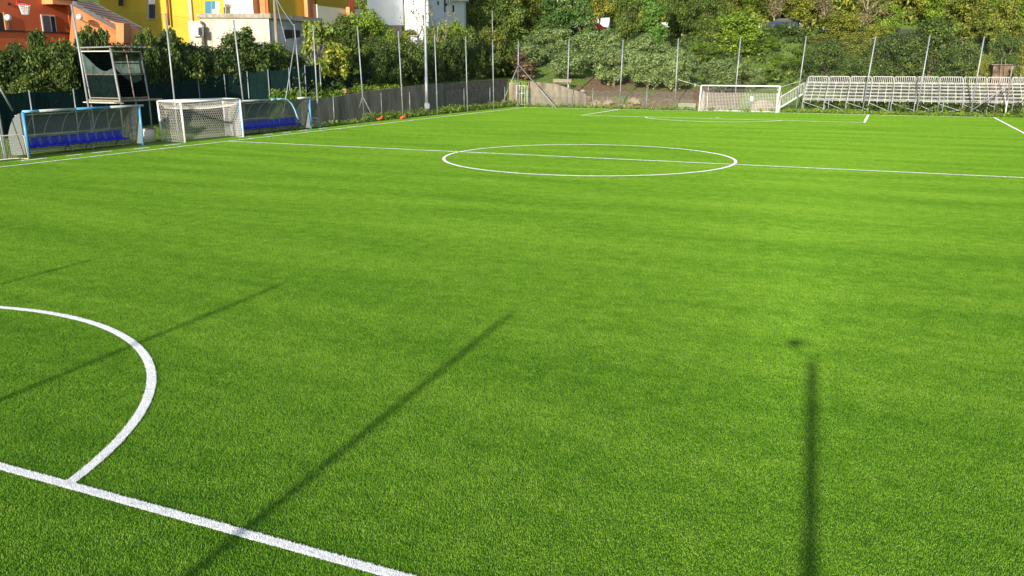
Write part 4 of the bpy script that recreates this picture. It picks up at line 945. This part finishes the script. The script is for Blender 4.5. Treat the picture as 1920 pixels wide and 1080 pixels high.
# orange bags
for (px, py, lab, sc) in ((713, 226, 'orange bag lying in the weeds between two fence posts, the left one of two', 1), (755.5, 223.5, 'orange bag wrapped around the foot of a tall pole, the right one of two', 1.2)):
    c = gp(px, py); o = thing('orange_bag', lab, 'bag', c, group='orange bags by the wall'); mb = MB().sphere((0, 0, .14), .22*sc, 12, 8, (.8, 1.15, .6)); mb.v = [(x+.05*math.sin(9*y), y, max(.0, z+.05*math.sin(13*x+7*y))) for x, y, z in mb.v]; mb.build('bag_body', M_or, o, True)
    MB().tube([(0, .2*sc, .25), (.04, .34*sc, .36)], [.08, .05], 8).build('bag_neck', M_or, o, True)
# terracotta blocks on the wall
o = thing('hollow_brick', 'terracotta hollow brick lying on the grass above the retaining wall', 'brick', onX(647, 174, -4.45)); M_ter = mat('terracotta', (.62, .30, .18), .9)
MB().box(-.15, .15, -.12, .12, 0, .3).build('brick_body', M_ter, o); MB().box(-.1, .1, -.123, -.12, .05, .25).build('brick_holes', M_rust, o)
# ================================================================ floodlight mast
b = gp(800.5, 213.5); o = thing('floodlight_mast', 'thick tapered steel floodlight mast standing in a grey sleeve by the left wall', 'mast', b)
t = V3(onY(796.4, 0, b[1]))-V3(b); MB().tube([(0, 0, 0), tuple(t*.33), tuple(t*.332), tuple(t*.98), tuple(t*1.5)], [.16, .15, .125, .11, .08], 12).build('tapered_tube', M_galv, o, True)
MB().tube([(0, 0, 0), (0, 0, 1.0)], .24, 14).build('base_sleeve', M_greyp, o, True); MB().box(.2, .34, -.1, .12, .5, .98).build('junction_box', M_greyp, o)
b = onY(924, 205, 47.2); b[2] = 0; o = thing('slim_mast', 'slim tall grey mast behind the net pole next to the corner', 'mast', (float(onY(926, 200, 49.8)[0]), 49.8, 2.5)); t = V3(onY(922.7, 20, 49.8))-o.location; MB().tube([(0, 0, 0), tuple(t)], .06, 8).build('tube', M_galvd, o, True)
# ================================================================ lookout booth
XB = -4.8; cB = onX(225, 186, XB); Y0 = float(cB[1]); Y1 = float(onX(279, 184, XB)[1]); Wb = XB-float(onY(170, 186, Y0)[0]); Lb = Y1-Y0
bt = thing('lookout_booth', 'ramshackle raised lookout booth with torn green cloth behind the left dugout', 'booth', (XB, Y0, 0)); zf_ = float(cB[2])-.05; zr = float(onX(225, 90, XB)[2])
lean = (-.10, -.28)
def bp_(x, y, z): k = (z-zf_)/(zr-zf_) if z > zf_ else 0; return (x+lean[0]*k, y+lean[1]*k*.6, z)
for (x, y, m_, r_) in ((0, 0, M_galvd, .07), (0, Lb, M_galvd, .045), (-Wb, 0, M_galvd, .05), (-Wb, Lb, M_rust, .045), (0, Lb*.5, M_rust, .035), (-Wb, Lb*.5, M_rust, .035)):
    MB().tube([(x, y, 0), (x, y, zf_), bp_(x, y, zr)], r_, 8).build('post', m_, bt, True)
for z, m_ in ((zf_+.1, M_wood), ((zf_+zr)/2-.02, M_rust), (zr-.18, M_tan)):
    for A_, B_ in (((0, 0), (-Wb, 0)), ((0, Lb), (-Wb, Lb)), ((-Wb, 0), (-Wb, Lb)), ((0, 0), (0, Lb))):
        if z > zf_+2 and A_ == B_: continue
        MB().bar(bp_(*A_, z), bp_(*B_, z), .055).build('rail', m_, bt)
MB().box(-Wb-.1, .12, -.1, Lb+.9, zf_-.1, zf_).build('floor_deck', M_wood, bt)
for x in (-.2, -.55): MB().box(-Wb, .3, x, x+.18, zf_-.22-x*.1, zf_-.16-x*.1).build('loose_plank', M_tan, bt)
MB().bar((0, .1, .2), (-Wb, Lb, zf_-.3), .05).build('leg_brace', M_galvd, bt)
mb = MB()
for i in range(16):
    a = -.35+(Lb+.9)*i/16; b = -.35+(Lb+.9)*(i+1)/16; e_ = .03*(i % 2); mb.prism([(.2, a, zr+.02+e_), (.2, b, zr+.02+e_), (-Wb-.25, b, zr-.02+e_), (-Wb-.25, a, zr-.02+e_)], (0, 0, .05))
mb.build('tin_roof', M_galvd, bt)
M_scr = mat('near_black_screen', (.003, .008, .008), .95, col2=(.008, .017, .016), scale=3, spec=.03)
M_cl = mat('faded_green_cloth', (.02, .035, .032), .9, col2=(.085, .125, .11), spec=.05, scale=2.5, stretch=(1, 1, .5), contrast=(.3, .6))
mb = MB(); mid = (zf_+zr)/2
for i in range(14):
    u0, u1 = i/14, (i+1)/14; f = lambda u: (zr-.25)-1.15*math.sin(min(1, u*1.15)*1.9)**1.3*.9+.35*max(0, u-.75); w0 = -.03-.05*abs(math.sin(i*1.3)); w1 = -.03-.05*abs(math.sin((i+1)*1.3))
    P0 = bp_(-Wb*(1-u0), w0, mid); P1 = bp_(-Wb*(1-u1), w1, mid); Q1 = bp_(-Wb*(1-u1), w1*.4, max(mid+.1, f(u1))); Q0 = bp_(-Wb*(1-u0), w0*.4, max(mid+.1, f(u0))); mb.quad(P0, P1, Q1, Q0)
mb.build('torn_cloth', M_cl, bt)
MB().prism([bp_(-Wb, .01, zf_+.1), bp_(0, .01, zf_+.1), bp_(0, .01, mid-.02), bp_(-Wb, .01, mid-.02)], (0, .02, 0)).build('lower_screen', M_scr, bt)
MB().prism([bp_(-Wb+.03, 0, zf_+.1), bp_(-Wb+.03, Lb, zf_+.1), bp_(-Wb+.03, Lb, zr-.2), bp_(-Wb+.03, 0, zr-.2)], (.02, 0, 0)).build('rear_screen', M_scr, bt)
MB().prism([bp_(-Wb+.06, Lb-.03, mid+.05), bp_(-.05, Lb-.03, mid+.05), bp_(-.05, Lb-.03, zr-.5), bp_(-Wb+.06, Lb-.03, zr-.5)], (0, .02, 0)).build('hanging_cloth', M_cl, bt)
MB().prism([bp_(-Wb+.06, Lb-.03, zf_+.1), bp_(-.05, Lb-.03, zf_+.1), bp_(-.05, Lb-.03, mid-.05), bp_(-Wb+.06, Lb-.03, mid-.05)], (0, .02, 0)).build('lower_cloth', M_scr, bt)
# tyre-like concrete ring and junk between dugout and goal
o = thing('junk_barrel', 'tan drum standing behind the white boxy goal', 'barrel', (-4.3, -1.9, 0)); MB().tube([(0, 0, 0), (0, 0, .75)], .36, 16).build('drum', M_tan, o, True); MB().tube([(0, 0, .75), (0, 0, .79)], .38, 16).build('lid', M_rust, o, True)
# ================================================================ houses
def slab(pxL, pxR, pyT, dL, dR, th, zbot, m, name, parent, pyTR=None, zt=None):
    """upright solid whose front face spans two surveyed verticals"""
    A = pd(pxL, pyT, dL); B = pd(pxR, pyTR if pyTR is not None else pyT, dR); O = parent.location
    zA = A[2] if zt is None else zt; zB = B[2] if zt is None else zt
    d = Vector((_fw[0]/_FL, _fw[1]/_FL, 0))*th
    return MB().prism([(A[0]-O.x, A[1]-O.y, zbot-O.z), (B[0]-O.x, B[1]-O.y, zbot-O.z), (B[0]-O.x, B[1]-O.y, zB-O.z), (A[0]-O.x, A[1]-O.y, zA-O.z)], d).build(name, m, parent)
def pane(px0, px1, py0, py1, d0, d1, m, name, parent, th=.06, pyR=None):
    O = parent.location; P0 = parent
    off = Vector(O)
    while P0.parent: P0 = P0.parent; off = off+P0.location
    A = V3(pd(px0, py0, d0))-off; B = V3(pd(px1, py0 if pyR is None else pyR, d1))-off; C = V3(pd(px1, py1, d1))-off; D_ = V3(pd(px0, py1, d0))-off
    return MB().prism([D_, C, B, A], Vector((_fw[0]/_FL, _fw[1]/_FL, 0))*th).build(name, m, parent)
def dX(px, X):
    q = onX(px, 60, X) - CAMP; return float((q[0]*_fw[0]+q[1]*_fw[1])/_FL)
# orange house: facade parallel to the touchline at x = -16
HX = -16.0
def fx(px, py, X=HX): p = onX(px, py, X); return float(p[1]), float(p[2])
oh = thing('orange_house', 'orange plastered house with terrace at the top left corner', 'house', (HX, -9, 2)); O = oh.location
yc = fx(128, 30)[0]; y_l = -11.0
def ob(y0, y1, z0, z1, x0, x1, m, name, parent=oh):
    off = Vector(O); return MB().box(x0-off.x, x1-off.x, y0-off.y, y1-off.y, z0-off.z, z1-off.z).build(name, m, parent)
ob(y_l, yc, 2.2, 9.6, HX-9, HX, M_orange, 'wall')
ob(-9, 3.5, 2.2, 19.0, -46, -27.5, M_orange, 'added_shade_block')  # unseen block added to throw shade onto the yellow house
ob(yc+.002, yc+.45, 2.2, 9.6, HX-9, HX+.02, M_orangel, 'corner_pillar')
zter = fx(60, 62)[1]; ob(y_l, yc+.6, 2.0, zter, HX+.01, HX+1.2, M_orange, 'terrace_wall'); ob(y_l, yc+.6, zter+.002, zter+.08, HX+.01, HX+1.3, M_black, 'terrace_edge')
ya, za = fx(75.5, 27); yb2, zb2 = fx(102, 27)
wf = ob(ya, yb2, zter+.09, za, HX+.003, HX+.05, M_wpaint, 'window'); 
ob(ya+.08, ya+(yb2-ya)*.58, zter+.1, za-.08, HX+.052, HX+.06, M_glass2, 'pane', wf).location = (0, 0, 0)
ob(ya+(yb2-ya)*.66, yb2-.08, zter+.1, za-.08, HX+.052, HX+.06, M_dark, 'pane', wf)
y0d, z0d = fx(0, 24); ob(y0d-2.2, y0d+.15, zter+.09, z0d, HX+.003, HX+.04, M_black, 'door'); ob(y0d+.16, y0d+.32, zter+.09, z0d+.02, HX+.003, HX+.1, M_orangel, 'door_jamb')
yb_, zb_2 = fx(79, 8); ye_, _ = fx(126, 8); ob(yb_, ye_, zb_2, zb_2+.30, HX+.003, HX+1.0, M_orangel, 'balcony_slab'); ob(yb_+.1, ye_, zb_2+.305, zb_2+.5, HX+.1, HX+1.05, M_black, 'balcony_rail')
yv, zv = fx(17, 7.5); o = MB().tube([(0, 0, 0), (.06, 0, 0)], .09, 12).build('vent', M_black, oh); o.location = (HX-O.x, yv-O.y, zv-O.z)
for s in range(1): pass
# tiled wing
wg = thing('tiled_wing', 'low orange annex with sloping red tiled roof right of the orange house', 'annex', pd(170, 60, 58)); 
def wp(px, py, d): return V3(pd(px, py, d))-wg.location
mb = MB(); mb.prism([wp(128, 100, 57.5), wp(262, 100, 60), wp(262, 57, 60), wp(205, 38, 59), wp(136, 6, 57.5)], Vector((_fw[0]/_FL, _fw[1]/_FL, 0))*.3); mb.build('gable_wall', M_orangel, wg)
mb = MB(); a, b, c, d = wp(137, 5, 57.3), wp(232, 58, 59.6), wp(262, 53, 64.5), wp(172, 6, 62); mb.prism([a, b, c, d], (0, 0, .12)); mb.build('tiled_roof', M_tile, wg)
mb = MB(); mb.bar(wp(136, 6, 57.2), wp(233, 61, 59.5), .12, .22); mb.build('roof_edge', M_galvd, wg); MB().bar(wp(173, 5, 62), wp(264, 52, 64.5), .1, .16).build('roof_edge', M_galvd, wg)
mb = MB(); mb.prism([wp(218, 80, 58.4), wp(232, 80, 58.6), wp(232, 44, 58.6), wp(217, 42, 58.4)], Vector((_fw[0]/_FL, _fw[1]/_FL, 0))*1.0); mb.build('chimney_block', M_orangel, wg)
# globe lamps, hoop
for (px, py, X, zz0, lab) in ((15.5, 37, HX+.9, None, 'globe lamp on a thin black post on the terrace of the orange house'),):
    c = onX(px, py, X); o = thing('globe_lamp', lab, 'lamp', (X, c[1], zter)); h = c[2]-zter; MB().tube([(0, 0, 0), (0, 0, h)], .035, 8).build('post', M_black, o); MB().sphere((0, 0, h+.12), .21, 14, 10).build('globe', M_wpaint, o, True)
c = pd(149, 32, 57.2); o = thing('globe_lamp', 'white globe lamp on a bracket on the light orange annex wall', 'lamp', c); MB().sphere((0, 0, 0), .2, 14, 10).build('globe', M_wpaint, o, True); MB().tube([(0, 0, -.1), (.25, .15, -.3), (.2, .4, -.35)], .03, 6).build('bracket', M_black, o)
c = onX(45, 8, HX+.55); o = thing('basketball_hoop', 'red hoop with white net high on the orange wall', 'hoop', c); M_red = mat('red_plastic', (.75, .05, .04), .4)
MB().tube([(.36*math.cos(k*math.pi/8), .36*math.sin(k*math.pi/8), 0) for k in range(17)], .035, 6).build('rim', M_red, o, True); MB().box(-.56, -.52, -.1, .1, -.1, .2).build('bracket', M_red, o)
cordnet(lambda u, v: ((.36-.17*v**.7)*math.cos(u*6.283), (.36-.17*v**.7)*math.sin(u*6.283), -.62*v), 16, 6, .035, M_wpaint, 'net', o)
# yellow house (left, big)
yh = thing('yellow_house', 'large yellow house behind the tiled annex with a brown drainpipe', 'house', pd(270, 60, 85)); zg = 3.0
slab(178, 345, -60, 86, 84, 9, zg, M_yel, 'wall', yh); slab(345.3, 352, -60, 82.8, 83, 9, zg, M_cream, 'corner_strip', yh); slab(352.3, 372, -60, 83.2, 83.4, 9, zg, M_yel, 'wall_projection', yh); slab(372.3, 420, -60, 82.2, 82.4, 8, zg, M_yel, 'wall_projection', yh)
w = pane(276, 292.5, -10, 37, 84.7, 84.7, M_greyp, 'window', yh, .18); pane(278.5, 290.5, -10, 8, 84.55, 84.55, M_wpaint, 'roller_blind', w, .1); pane(279.5, 290, 8.2, 34, 84.6, 84.6, M_dark, 'pane', w, .1)
O = yh.location; A = V3(pd(313, -5, 84))-O; B = V3(pd(317, 48, 84))-O; MB().tube([A, B], .11, 8).build('drainpipe', M_brownp, yh, True)
pane(222, 230, -20, 11, 84.7, 84.7, M_dark, 'shutter', yh, .1)
# laundry balcony block
lb = thing('cream_house', 'cream upper storey with laundry hanging behind the flat-roofed garage', 'house', pd(440, 40, 80)); slab(413, 469, -60, 80.5, 80.8, 6, zg, M_cream, 'wall', lb); slab(469.2, 482, -60, 82.2, 82.5, 5, zg, M_greyp, 'recess_wall', lb); slab(482.2, 492, -60, 81, 81.2, 5, zg, M_orangel, 'pillar', lb); slab(492.2, 497.5, -60, 81.3, 81.3, 5, zg, M_orange, 'pillar', lb); slab(497.8, 505, -60, 81.6, 82, 5, zg, M_yel, 'wall_strip', lb)
for (a, b, y1, m_, lab) in ((384.5, 395.5, 25, M_denim, 'teal trousers leg on the washing line, left one'), (396.5, 403, 17, M_denim, 'teal garment on the washing line, right of the longer one'), (404, 412, 20, M_pink, 'patterned pink cloth on the washing line')):
    o = thing('laundry', lab, 'laundry', pd(a, 2, 79.2), group='laundry on the line'); pane(a, b, 2, y1, 79.2, 79.2, m_, 'cloth', o, .03)
o = thing('laundry', 'white and pink towel hanging lowest at the garage roof', 'laundry', pd(399, 18, 79), group='laundry on the line'); pane(398.5, 411, 17.5, 25.5, 79, 79, M_pink, 'cloth', o, .03)
O = thing('balcony_brackets', 'row of dark clothes pegs hanging in a fan on the cream wall', 'pegs', pd(425, 8, 80)); 
for k in range(6): pane(421+k*1.6, 422+k*1.6, 8+abs(k-2.5)*-.4, 12.5+(k in (2, 3))*1.2, 80.3, 80.3, M_black, 'peg', O, .03)
# garage
ga = thing('cream_garage', 'flat-roofed cream garage with stained parapet and dark coping', 'garage', pd(440, 60, 74)); slab(374, 503.5, 33, 74.5, 73, .4, 2.4, M_stain, 'front_wall', ga, 33.5)
slab(368.5, 505.3, 25.5, 74.3, 72.8, .9, 2.4, M_cap, 'coping', ga, 25.5).data.transform(Matrix.Identity(4))
A = pd(368.5, 25.5, 74.3); B = pd(505.3, 25.5, 72.8); C2 = pd(505.3, 34, 72.8); D2 = pd(368.5, 33, 74.3)
for ob_ in [c for c in ga.children if c.name.startswith('coping')]: bpy.data.objects.remove(ob_)
fwd = Vector((_fw[0]/_FL, _fw[1]/_FL, 0))
MB().prism([V3(D2)-ga.location, V3(C2)-ga.location, V3(B)-ga.location, V3(A)-ga.location], fwd*.5).build('coping', M_cap, ga)
# side wall of the garage, running back; grey paints in the shade on cream
A = pd(503.6, 33, 73.05); XG = float(A[0]); B = pd(600, 42.5, dX(600, XG)); MB().prism([(A[0]-ga.location.x, A[1]-ga.location.y, 2-ga.location.z), (B[0]-ga.location.x, B[1]-ga.location.y, 2-ga.location.z), (B[0]-ga.location.x, B[1]-ga.location.y, B[2]-ga.location.z), (A[0]-ga.location.x, A[1]-ga.location.y, A[2]-ga.location.z)], fwd*.3).build('side_wall', M_greyp, ga)
A = pd(504, 29.5, 72.9); B = pd(602, 39, dX(602, XG+.1)); mb = MB(); mb.bar(V3(A)-ga.location, V3(B)-ga.location, .3, .42); mb.build('side_coping', M_cap, ga)
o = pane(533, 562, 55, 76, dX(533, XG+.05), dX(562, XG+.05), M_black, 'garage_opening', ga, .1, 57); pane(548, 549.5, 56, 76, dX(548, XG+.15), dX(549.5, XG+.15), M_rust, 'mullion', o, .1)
w = pane(361.5, 378, 46, 68, 73.4, 73.4, M_wpaint, 'window', ga, .5); pane(371.5, 377.5, 51, 66, 73.1, 73.1, M_dark, 'pane', w, .2)
slab(352, 375, 39, 73.9, 73.7, .6, 2.5, M_stain, 'wall_return', ga)
# lean-to cream house with orange pillars (middle)
mh = thing('orange_pillar_house', 'yellow house with orange pillars and cream balcony parapets, in shade', 'house', pd(600, 40, 88)); XP = float(pd(505.5, 30, 82.5)[0]); slab(505.5, 566, -60, dX(505.5, XP), dX(566, XP), 6, 3, M_yel, 'wall', mh); d_ = dX(566, XP); slab(566.2, 572.5, -60, d_-.6, d_-.7, 1, 3, M_orangel, 'pillar', mh); slab(572.7, 578, -60, dX(572.7, XP+.4), dX(578, XP+.4), 1, 3, M_orange, 'pillar', mh)
slab(578.3, 660, -60, dX(578.3, XP-2), dX(660, XP-2), 6, 3, M_yel, 'recessed_wall', mh); XQ = float(pd(594.5, 8, dX(578, XP))[0]); slab(578.5, 594.5, 8, dX(594.5, XQ)+.6, dX(594.5, XQ), .3, 3, M_cream, 'balcony_parapet', mh); slab(594.8, 650, 10, dX(594.8, XQ), dX(650, XQ), .3, 3, M_cream, 'balcony_parapet', mh, 17)
slab(649, 660, -60, dX(649, XQ)-.2, dX(660, XQ)-.2, .5, 3, M_orange, 'pillar', mh); slab(648.5, 655, 13, dX(649, XQ)-.6, dX(649, XQ)-.7, .5, 3, M_orangel, 'pillar_base', mh); slab(660.2, 676, 16, dX(660, XQ), dX(676, XQ), .3, 3, M_cream, 'balcony_parapet', mh, 17.5)
e1, e2 = dX(619, XP-1.9), dX(633, XP-1.9); w = pane(619, 633, -30, 11, e1, e2, M_greyp, 'window', mh, .1, -30); pane(620, 625.5, -30, 10, e1, e1+.4*(e2-e1), M_dark, 'pane', w, .05); pane(627, 632, -30, 10.5, e1+.5*(e2-e1), e2-.1, M_dark, 'pane', w, .05)
slab(578.6, 588, -60, dX(579, XP-1.9), dX(588, XP-1.9), .3, 3, M_dark, 'balcony_door', mh)
# white house
wh = thing('white_house', 'white house with narrow dark windows in the middle of the skyline', 'house', pd(780, 40, 100)); O = wh.location
# a long wall seen in shade, then the sunlit end, then the part with windows
A0 = pd(690, 47, 97); A1 = pd(756, 47, dX(756, float(A0[0]))); z1 = 16
mb = MB(); mb.prism([(A0[0]-O.x, A0[1]-O.y, A0[2]-O.z), (A1[0]-O.x, A1[1]-O.y, A1[2]-O.z), (A1[0]-O.x, A1[1]-O.y, z1-O.z), (A0[0]-O.x, A0[1]-O.y, z1-O.z)], Vector((-.1, .4, 0))); mb.build('shaded_wall', M_whitep, wh)
slab(716, 752, 48, dX(716, float(A0[0])), dX(752, float(A0[0])), 2.5, 5, M_rust, 'basement_wall', wh)
d_ = dX(756, float(A0[0])); slab(756.3, 801, -60, d_+.1, d_-1.5, 5, 5, M_whitep, 'sunlit_wall', wh); XW = float(pd(801.5, 20, 106)[0]); slab(801.5, 869, -60, 106, dX(869, XW), 5, 5, M_whitep, 'windowed_wall', wh)
for (a, b, y0_, y1_) in ((820.5, 823, 2, 9), (833, 835.5, -20, 23), (836, 838.5, 6, 11), (848.5, 851.5, 10, 25), (804, 807, -20, 30)): pane(a, b, y0_, y1_, dX(a, XW+.1), dX(b, XW+.1), M_dark, 'window', wh, .3)
pane(846, 877, -12, 1.2, dX(846, XW)-1.5, dX(877, XW)-1.5, M_wpaint, 'balcony_slab', wh, 3); A = V3(pd(843, -5, dX(843, XW+.3)))-O; B = V3(pd(843, 9, dX(843, XW+.3)))-O; MB().tube([A, B], .12, 8).build('drainpipe', M_wpaint, wh, True)
# utility pole + cables
b = pd(519, 80, 70); t = pd(513.5, -10, 70); o = thing('utility_pole', 'pale round utility pole in front of the garage corner', 'pole', (b[0], b[1], 3)); MB().tube([(0, 0, 0), tuple(V3(b)-o.location), tuple(V3(t)-o.location)], [.16, .14, .10], 12).build('shaft', M_concs, o, True)
MB().tube([tuple(V3(t)-o.location), tuple(V3(t)-o.location+Vector((0, 0, .6)))], .12, 10).build('pole_cap', M_concs, o, True)
for (a, b_, lab) in (((516, -6), (549, 46), 'cable running from the utility pole down to the leaning double pole'), ((517, -2), (600, 140), 'steeper cable running from the utility pole behind the yellow-leaved tree')):
    A = pd(a[0], a[1], 70); B = onY(b_[0], b_[1], 9.3) if b_[0] < 560 else pd(536, 78, 66); o = thing('overhead_cable', lab, 'cable', (0, 0, 0)); MB().tube([tuple(A), tuple((A+B)/2-np.array([0, 0, .12])), tuple(B)], .02, 5).build('wire', M_greyp, o); 
# little tiled shed
sx = pd(655, 150, 77); sh = thing('tiled_shed', 'tiny shed with a red tiled roof behind the short green screen', 'shed', (sx[0], sx[1], 1.6)); O = sh.location
slab(656, 668, 121, 76.6, 76.2, 2.0, 1.6, M_orangel, 'front_wall', sh, 127); slab(668.3, 697, 127, 76.1, 78.5, 1.8, 1.6, M_greyp, 'side_wall', sh, 128)
q = [V3(pd(*p))-O for p in ((653, 114, 76.2), (668, 126, 75.7), (703, 129, 78.6), (683, 117, 79.8))]; MB().prism(q, (0, 0, .1)).build('tiled_roof', mat('red_roof_tiles', (.42, .14, .08), .9, col2=(.30, .09, .06), scale=6), sh)
o = thing('white_shed', 'small whitish wall patch showing between bushes left of the floodlight mast', 'shed', pd(776, 75, 82)); slab(770, 782, 68, 82, 82.3, 1.5, 4, M_whitep, 'wall', o); pane(769, 783, 66, 68, 81.9, 81.9, M_cap, 'roof', o, 1.7)
# ================================================================ vehicles and walls along the road
def car(label, px, py, Y, m, group='cars parked on the hillside road'):
    c = onY(px, py, Y); x = float(c[0]); z = terr(x, Y)+.16; o = thing('parked_car', label, 'car', (x, Y, z), group=group)
    prof = [(-2.05, .32), (-2.1, .75), (-1.95, .92), (-1.35, 1.0), (-.75, 1.42), (.75, 1.45), (1.35, .98), (1.95, .86), (2.1, .6), (2.08, .32)]
    mb = MB(); mb.prism([(a, -.82, b) for a, b in prof], (0, 1.64, 0)); mb.build('body', m, o)
    mb = MB(); mb.prism([(-1.15, -.835, 1.0), (1.15, -.835, .99), (.68, -.835, 1.36), (-.68, -.835, 1.35)], (0, 1.67, 0)); mb.build('side_windows', M_dark, o)
    for a in (-1.3, 1.3):
        for s in (-.84, .66): MB().tube([(a, s, .31), (a, s+.18, .31)], .31, 14).build('wheel', M_black, o)
    MB().box(-2.11, -2.0, -.7, -.45, .62, .74).build('headlight', M_wpaint, o); MB().box(-2.11, -2.0, .45, .7, .62, .74).build('headlight', M_wpaint, o); return o
car('red parked car on the hillside road, seen between the cedar and the dark oak', 1112, 52, 90, M_red)
car('dark blue parked car on the hillside road above the grass slope', 1467, 68, 88.5, mat('dark_blue_paint', (.010, .022, .06), .5, spec=.2))
car('dark grey car further left on the road, almost hidden by the corner trees', 940, 62, 90, mat('dark_grey_paint', (.05, .06, .07), .3))
for (p0_, p1_, t_, Y, lab) in ((1072, 1138, 36, 97, 'white roadside wall behind the red car'), (1395, 1500, 46, 98, 'white roadside wall behind the dark blue car'), (1225, 1350, 44, 99, 'white wall glimpsed between the trees above the goal')):
    o = thing('roadside_wall', lab, 'wall', (at(p0_, Y), Y, terr(at(p0_, Y), Y)-.3)); h = float(onY(p0_, t_, Y)[2])-o.location.z; w_ = at(p1_, Y)-at(p0_, Y)
    MB().box(0, w_, 0, .3, 0, h).build('wall_face', M_whitep, o); MB().box(-.05, w_+.05, -.04, .34, h+.002, h+.1).build('coping', M_wpaint, o)
for (p0_, p1_, Y, t_, lab) in ((1290, 1420, 118, -5, 'white house half hidden by trees above the goal'), (1590, 1680, 125, -30, 'white house glimpsed through bare trees above the grandstand'), (1040, 1110, 116, -30, 'pale house behind the golden trees left of the cypress'), (1840, 1910, 112, -20, 'white house at the top right behind yellow-green trees')):
    o = thing('hill_house', lab, 'house', (at(p0_, Y), Y, terr(at(p0_, Y), Y)-.5), group='houses on the hilltop'); h = float(onY(p0_, t_, Y)[2])-o.location.z; w_ = at(p1_, Y)-at(p0_, Y)
    MB().box(0, w_, 0, 6, 0, h).build('wall', M_whitep, o); MB().prism([(-.3, -.4, h+.01), (w_+.3, -.4, h+.01), (w_+.3, 3, h+1.5), (-.3, 3, h+1.5)], (0, 0, .15)).build('roof', M_tile, o)
    for k in range(3): MB().box(w_*(k+.6)/3.4, w_*(k+.6)/3.4+1.0, -.05, -.002, h-2.4, h-1.0).build('window', M_dark, o)
# ================================================================ the small drone whose shadow falls on the turf
dr = thing('camera_drone', 'small grey drone at the viewpoint, seen only by its shadow on the turf', 'drone', tuple(V3(CAMP)-fwd*.17+Vector((0, 0, -.01)))); dr.rotation_euler = (0, 0, -YAW)
mb = MB().sphere((0, 0, 0), .12, 14, 10, (.75, 1.1, .5)); mb.build('body', M_greyp, dr, True)
for sx_ in (-1, 1):
    for sy_ in (-1, 1):
        MB().tube([(sx_*.04, sy_*.05, 0), (sx_*.15, sy_*.10, .01)], .010, 6).build('arm', M_greyp, dr, True); MB().tube([(sx_*.15, sy_*.10, -.01), (sx_*.15, sy_*.10, .03)], .014, 8).build('motor', M_black, dr, True); MB().box(sx_*.15-.07, sx_*.15+.07, sy_*.10-.008, sy_*.10+.008, .031, .033).build('propeller', M_black, dr)
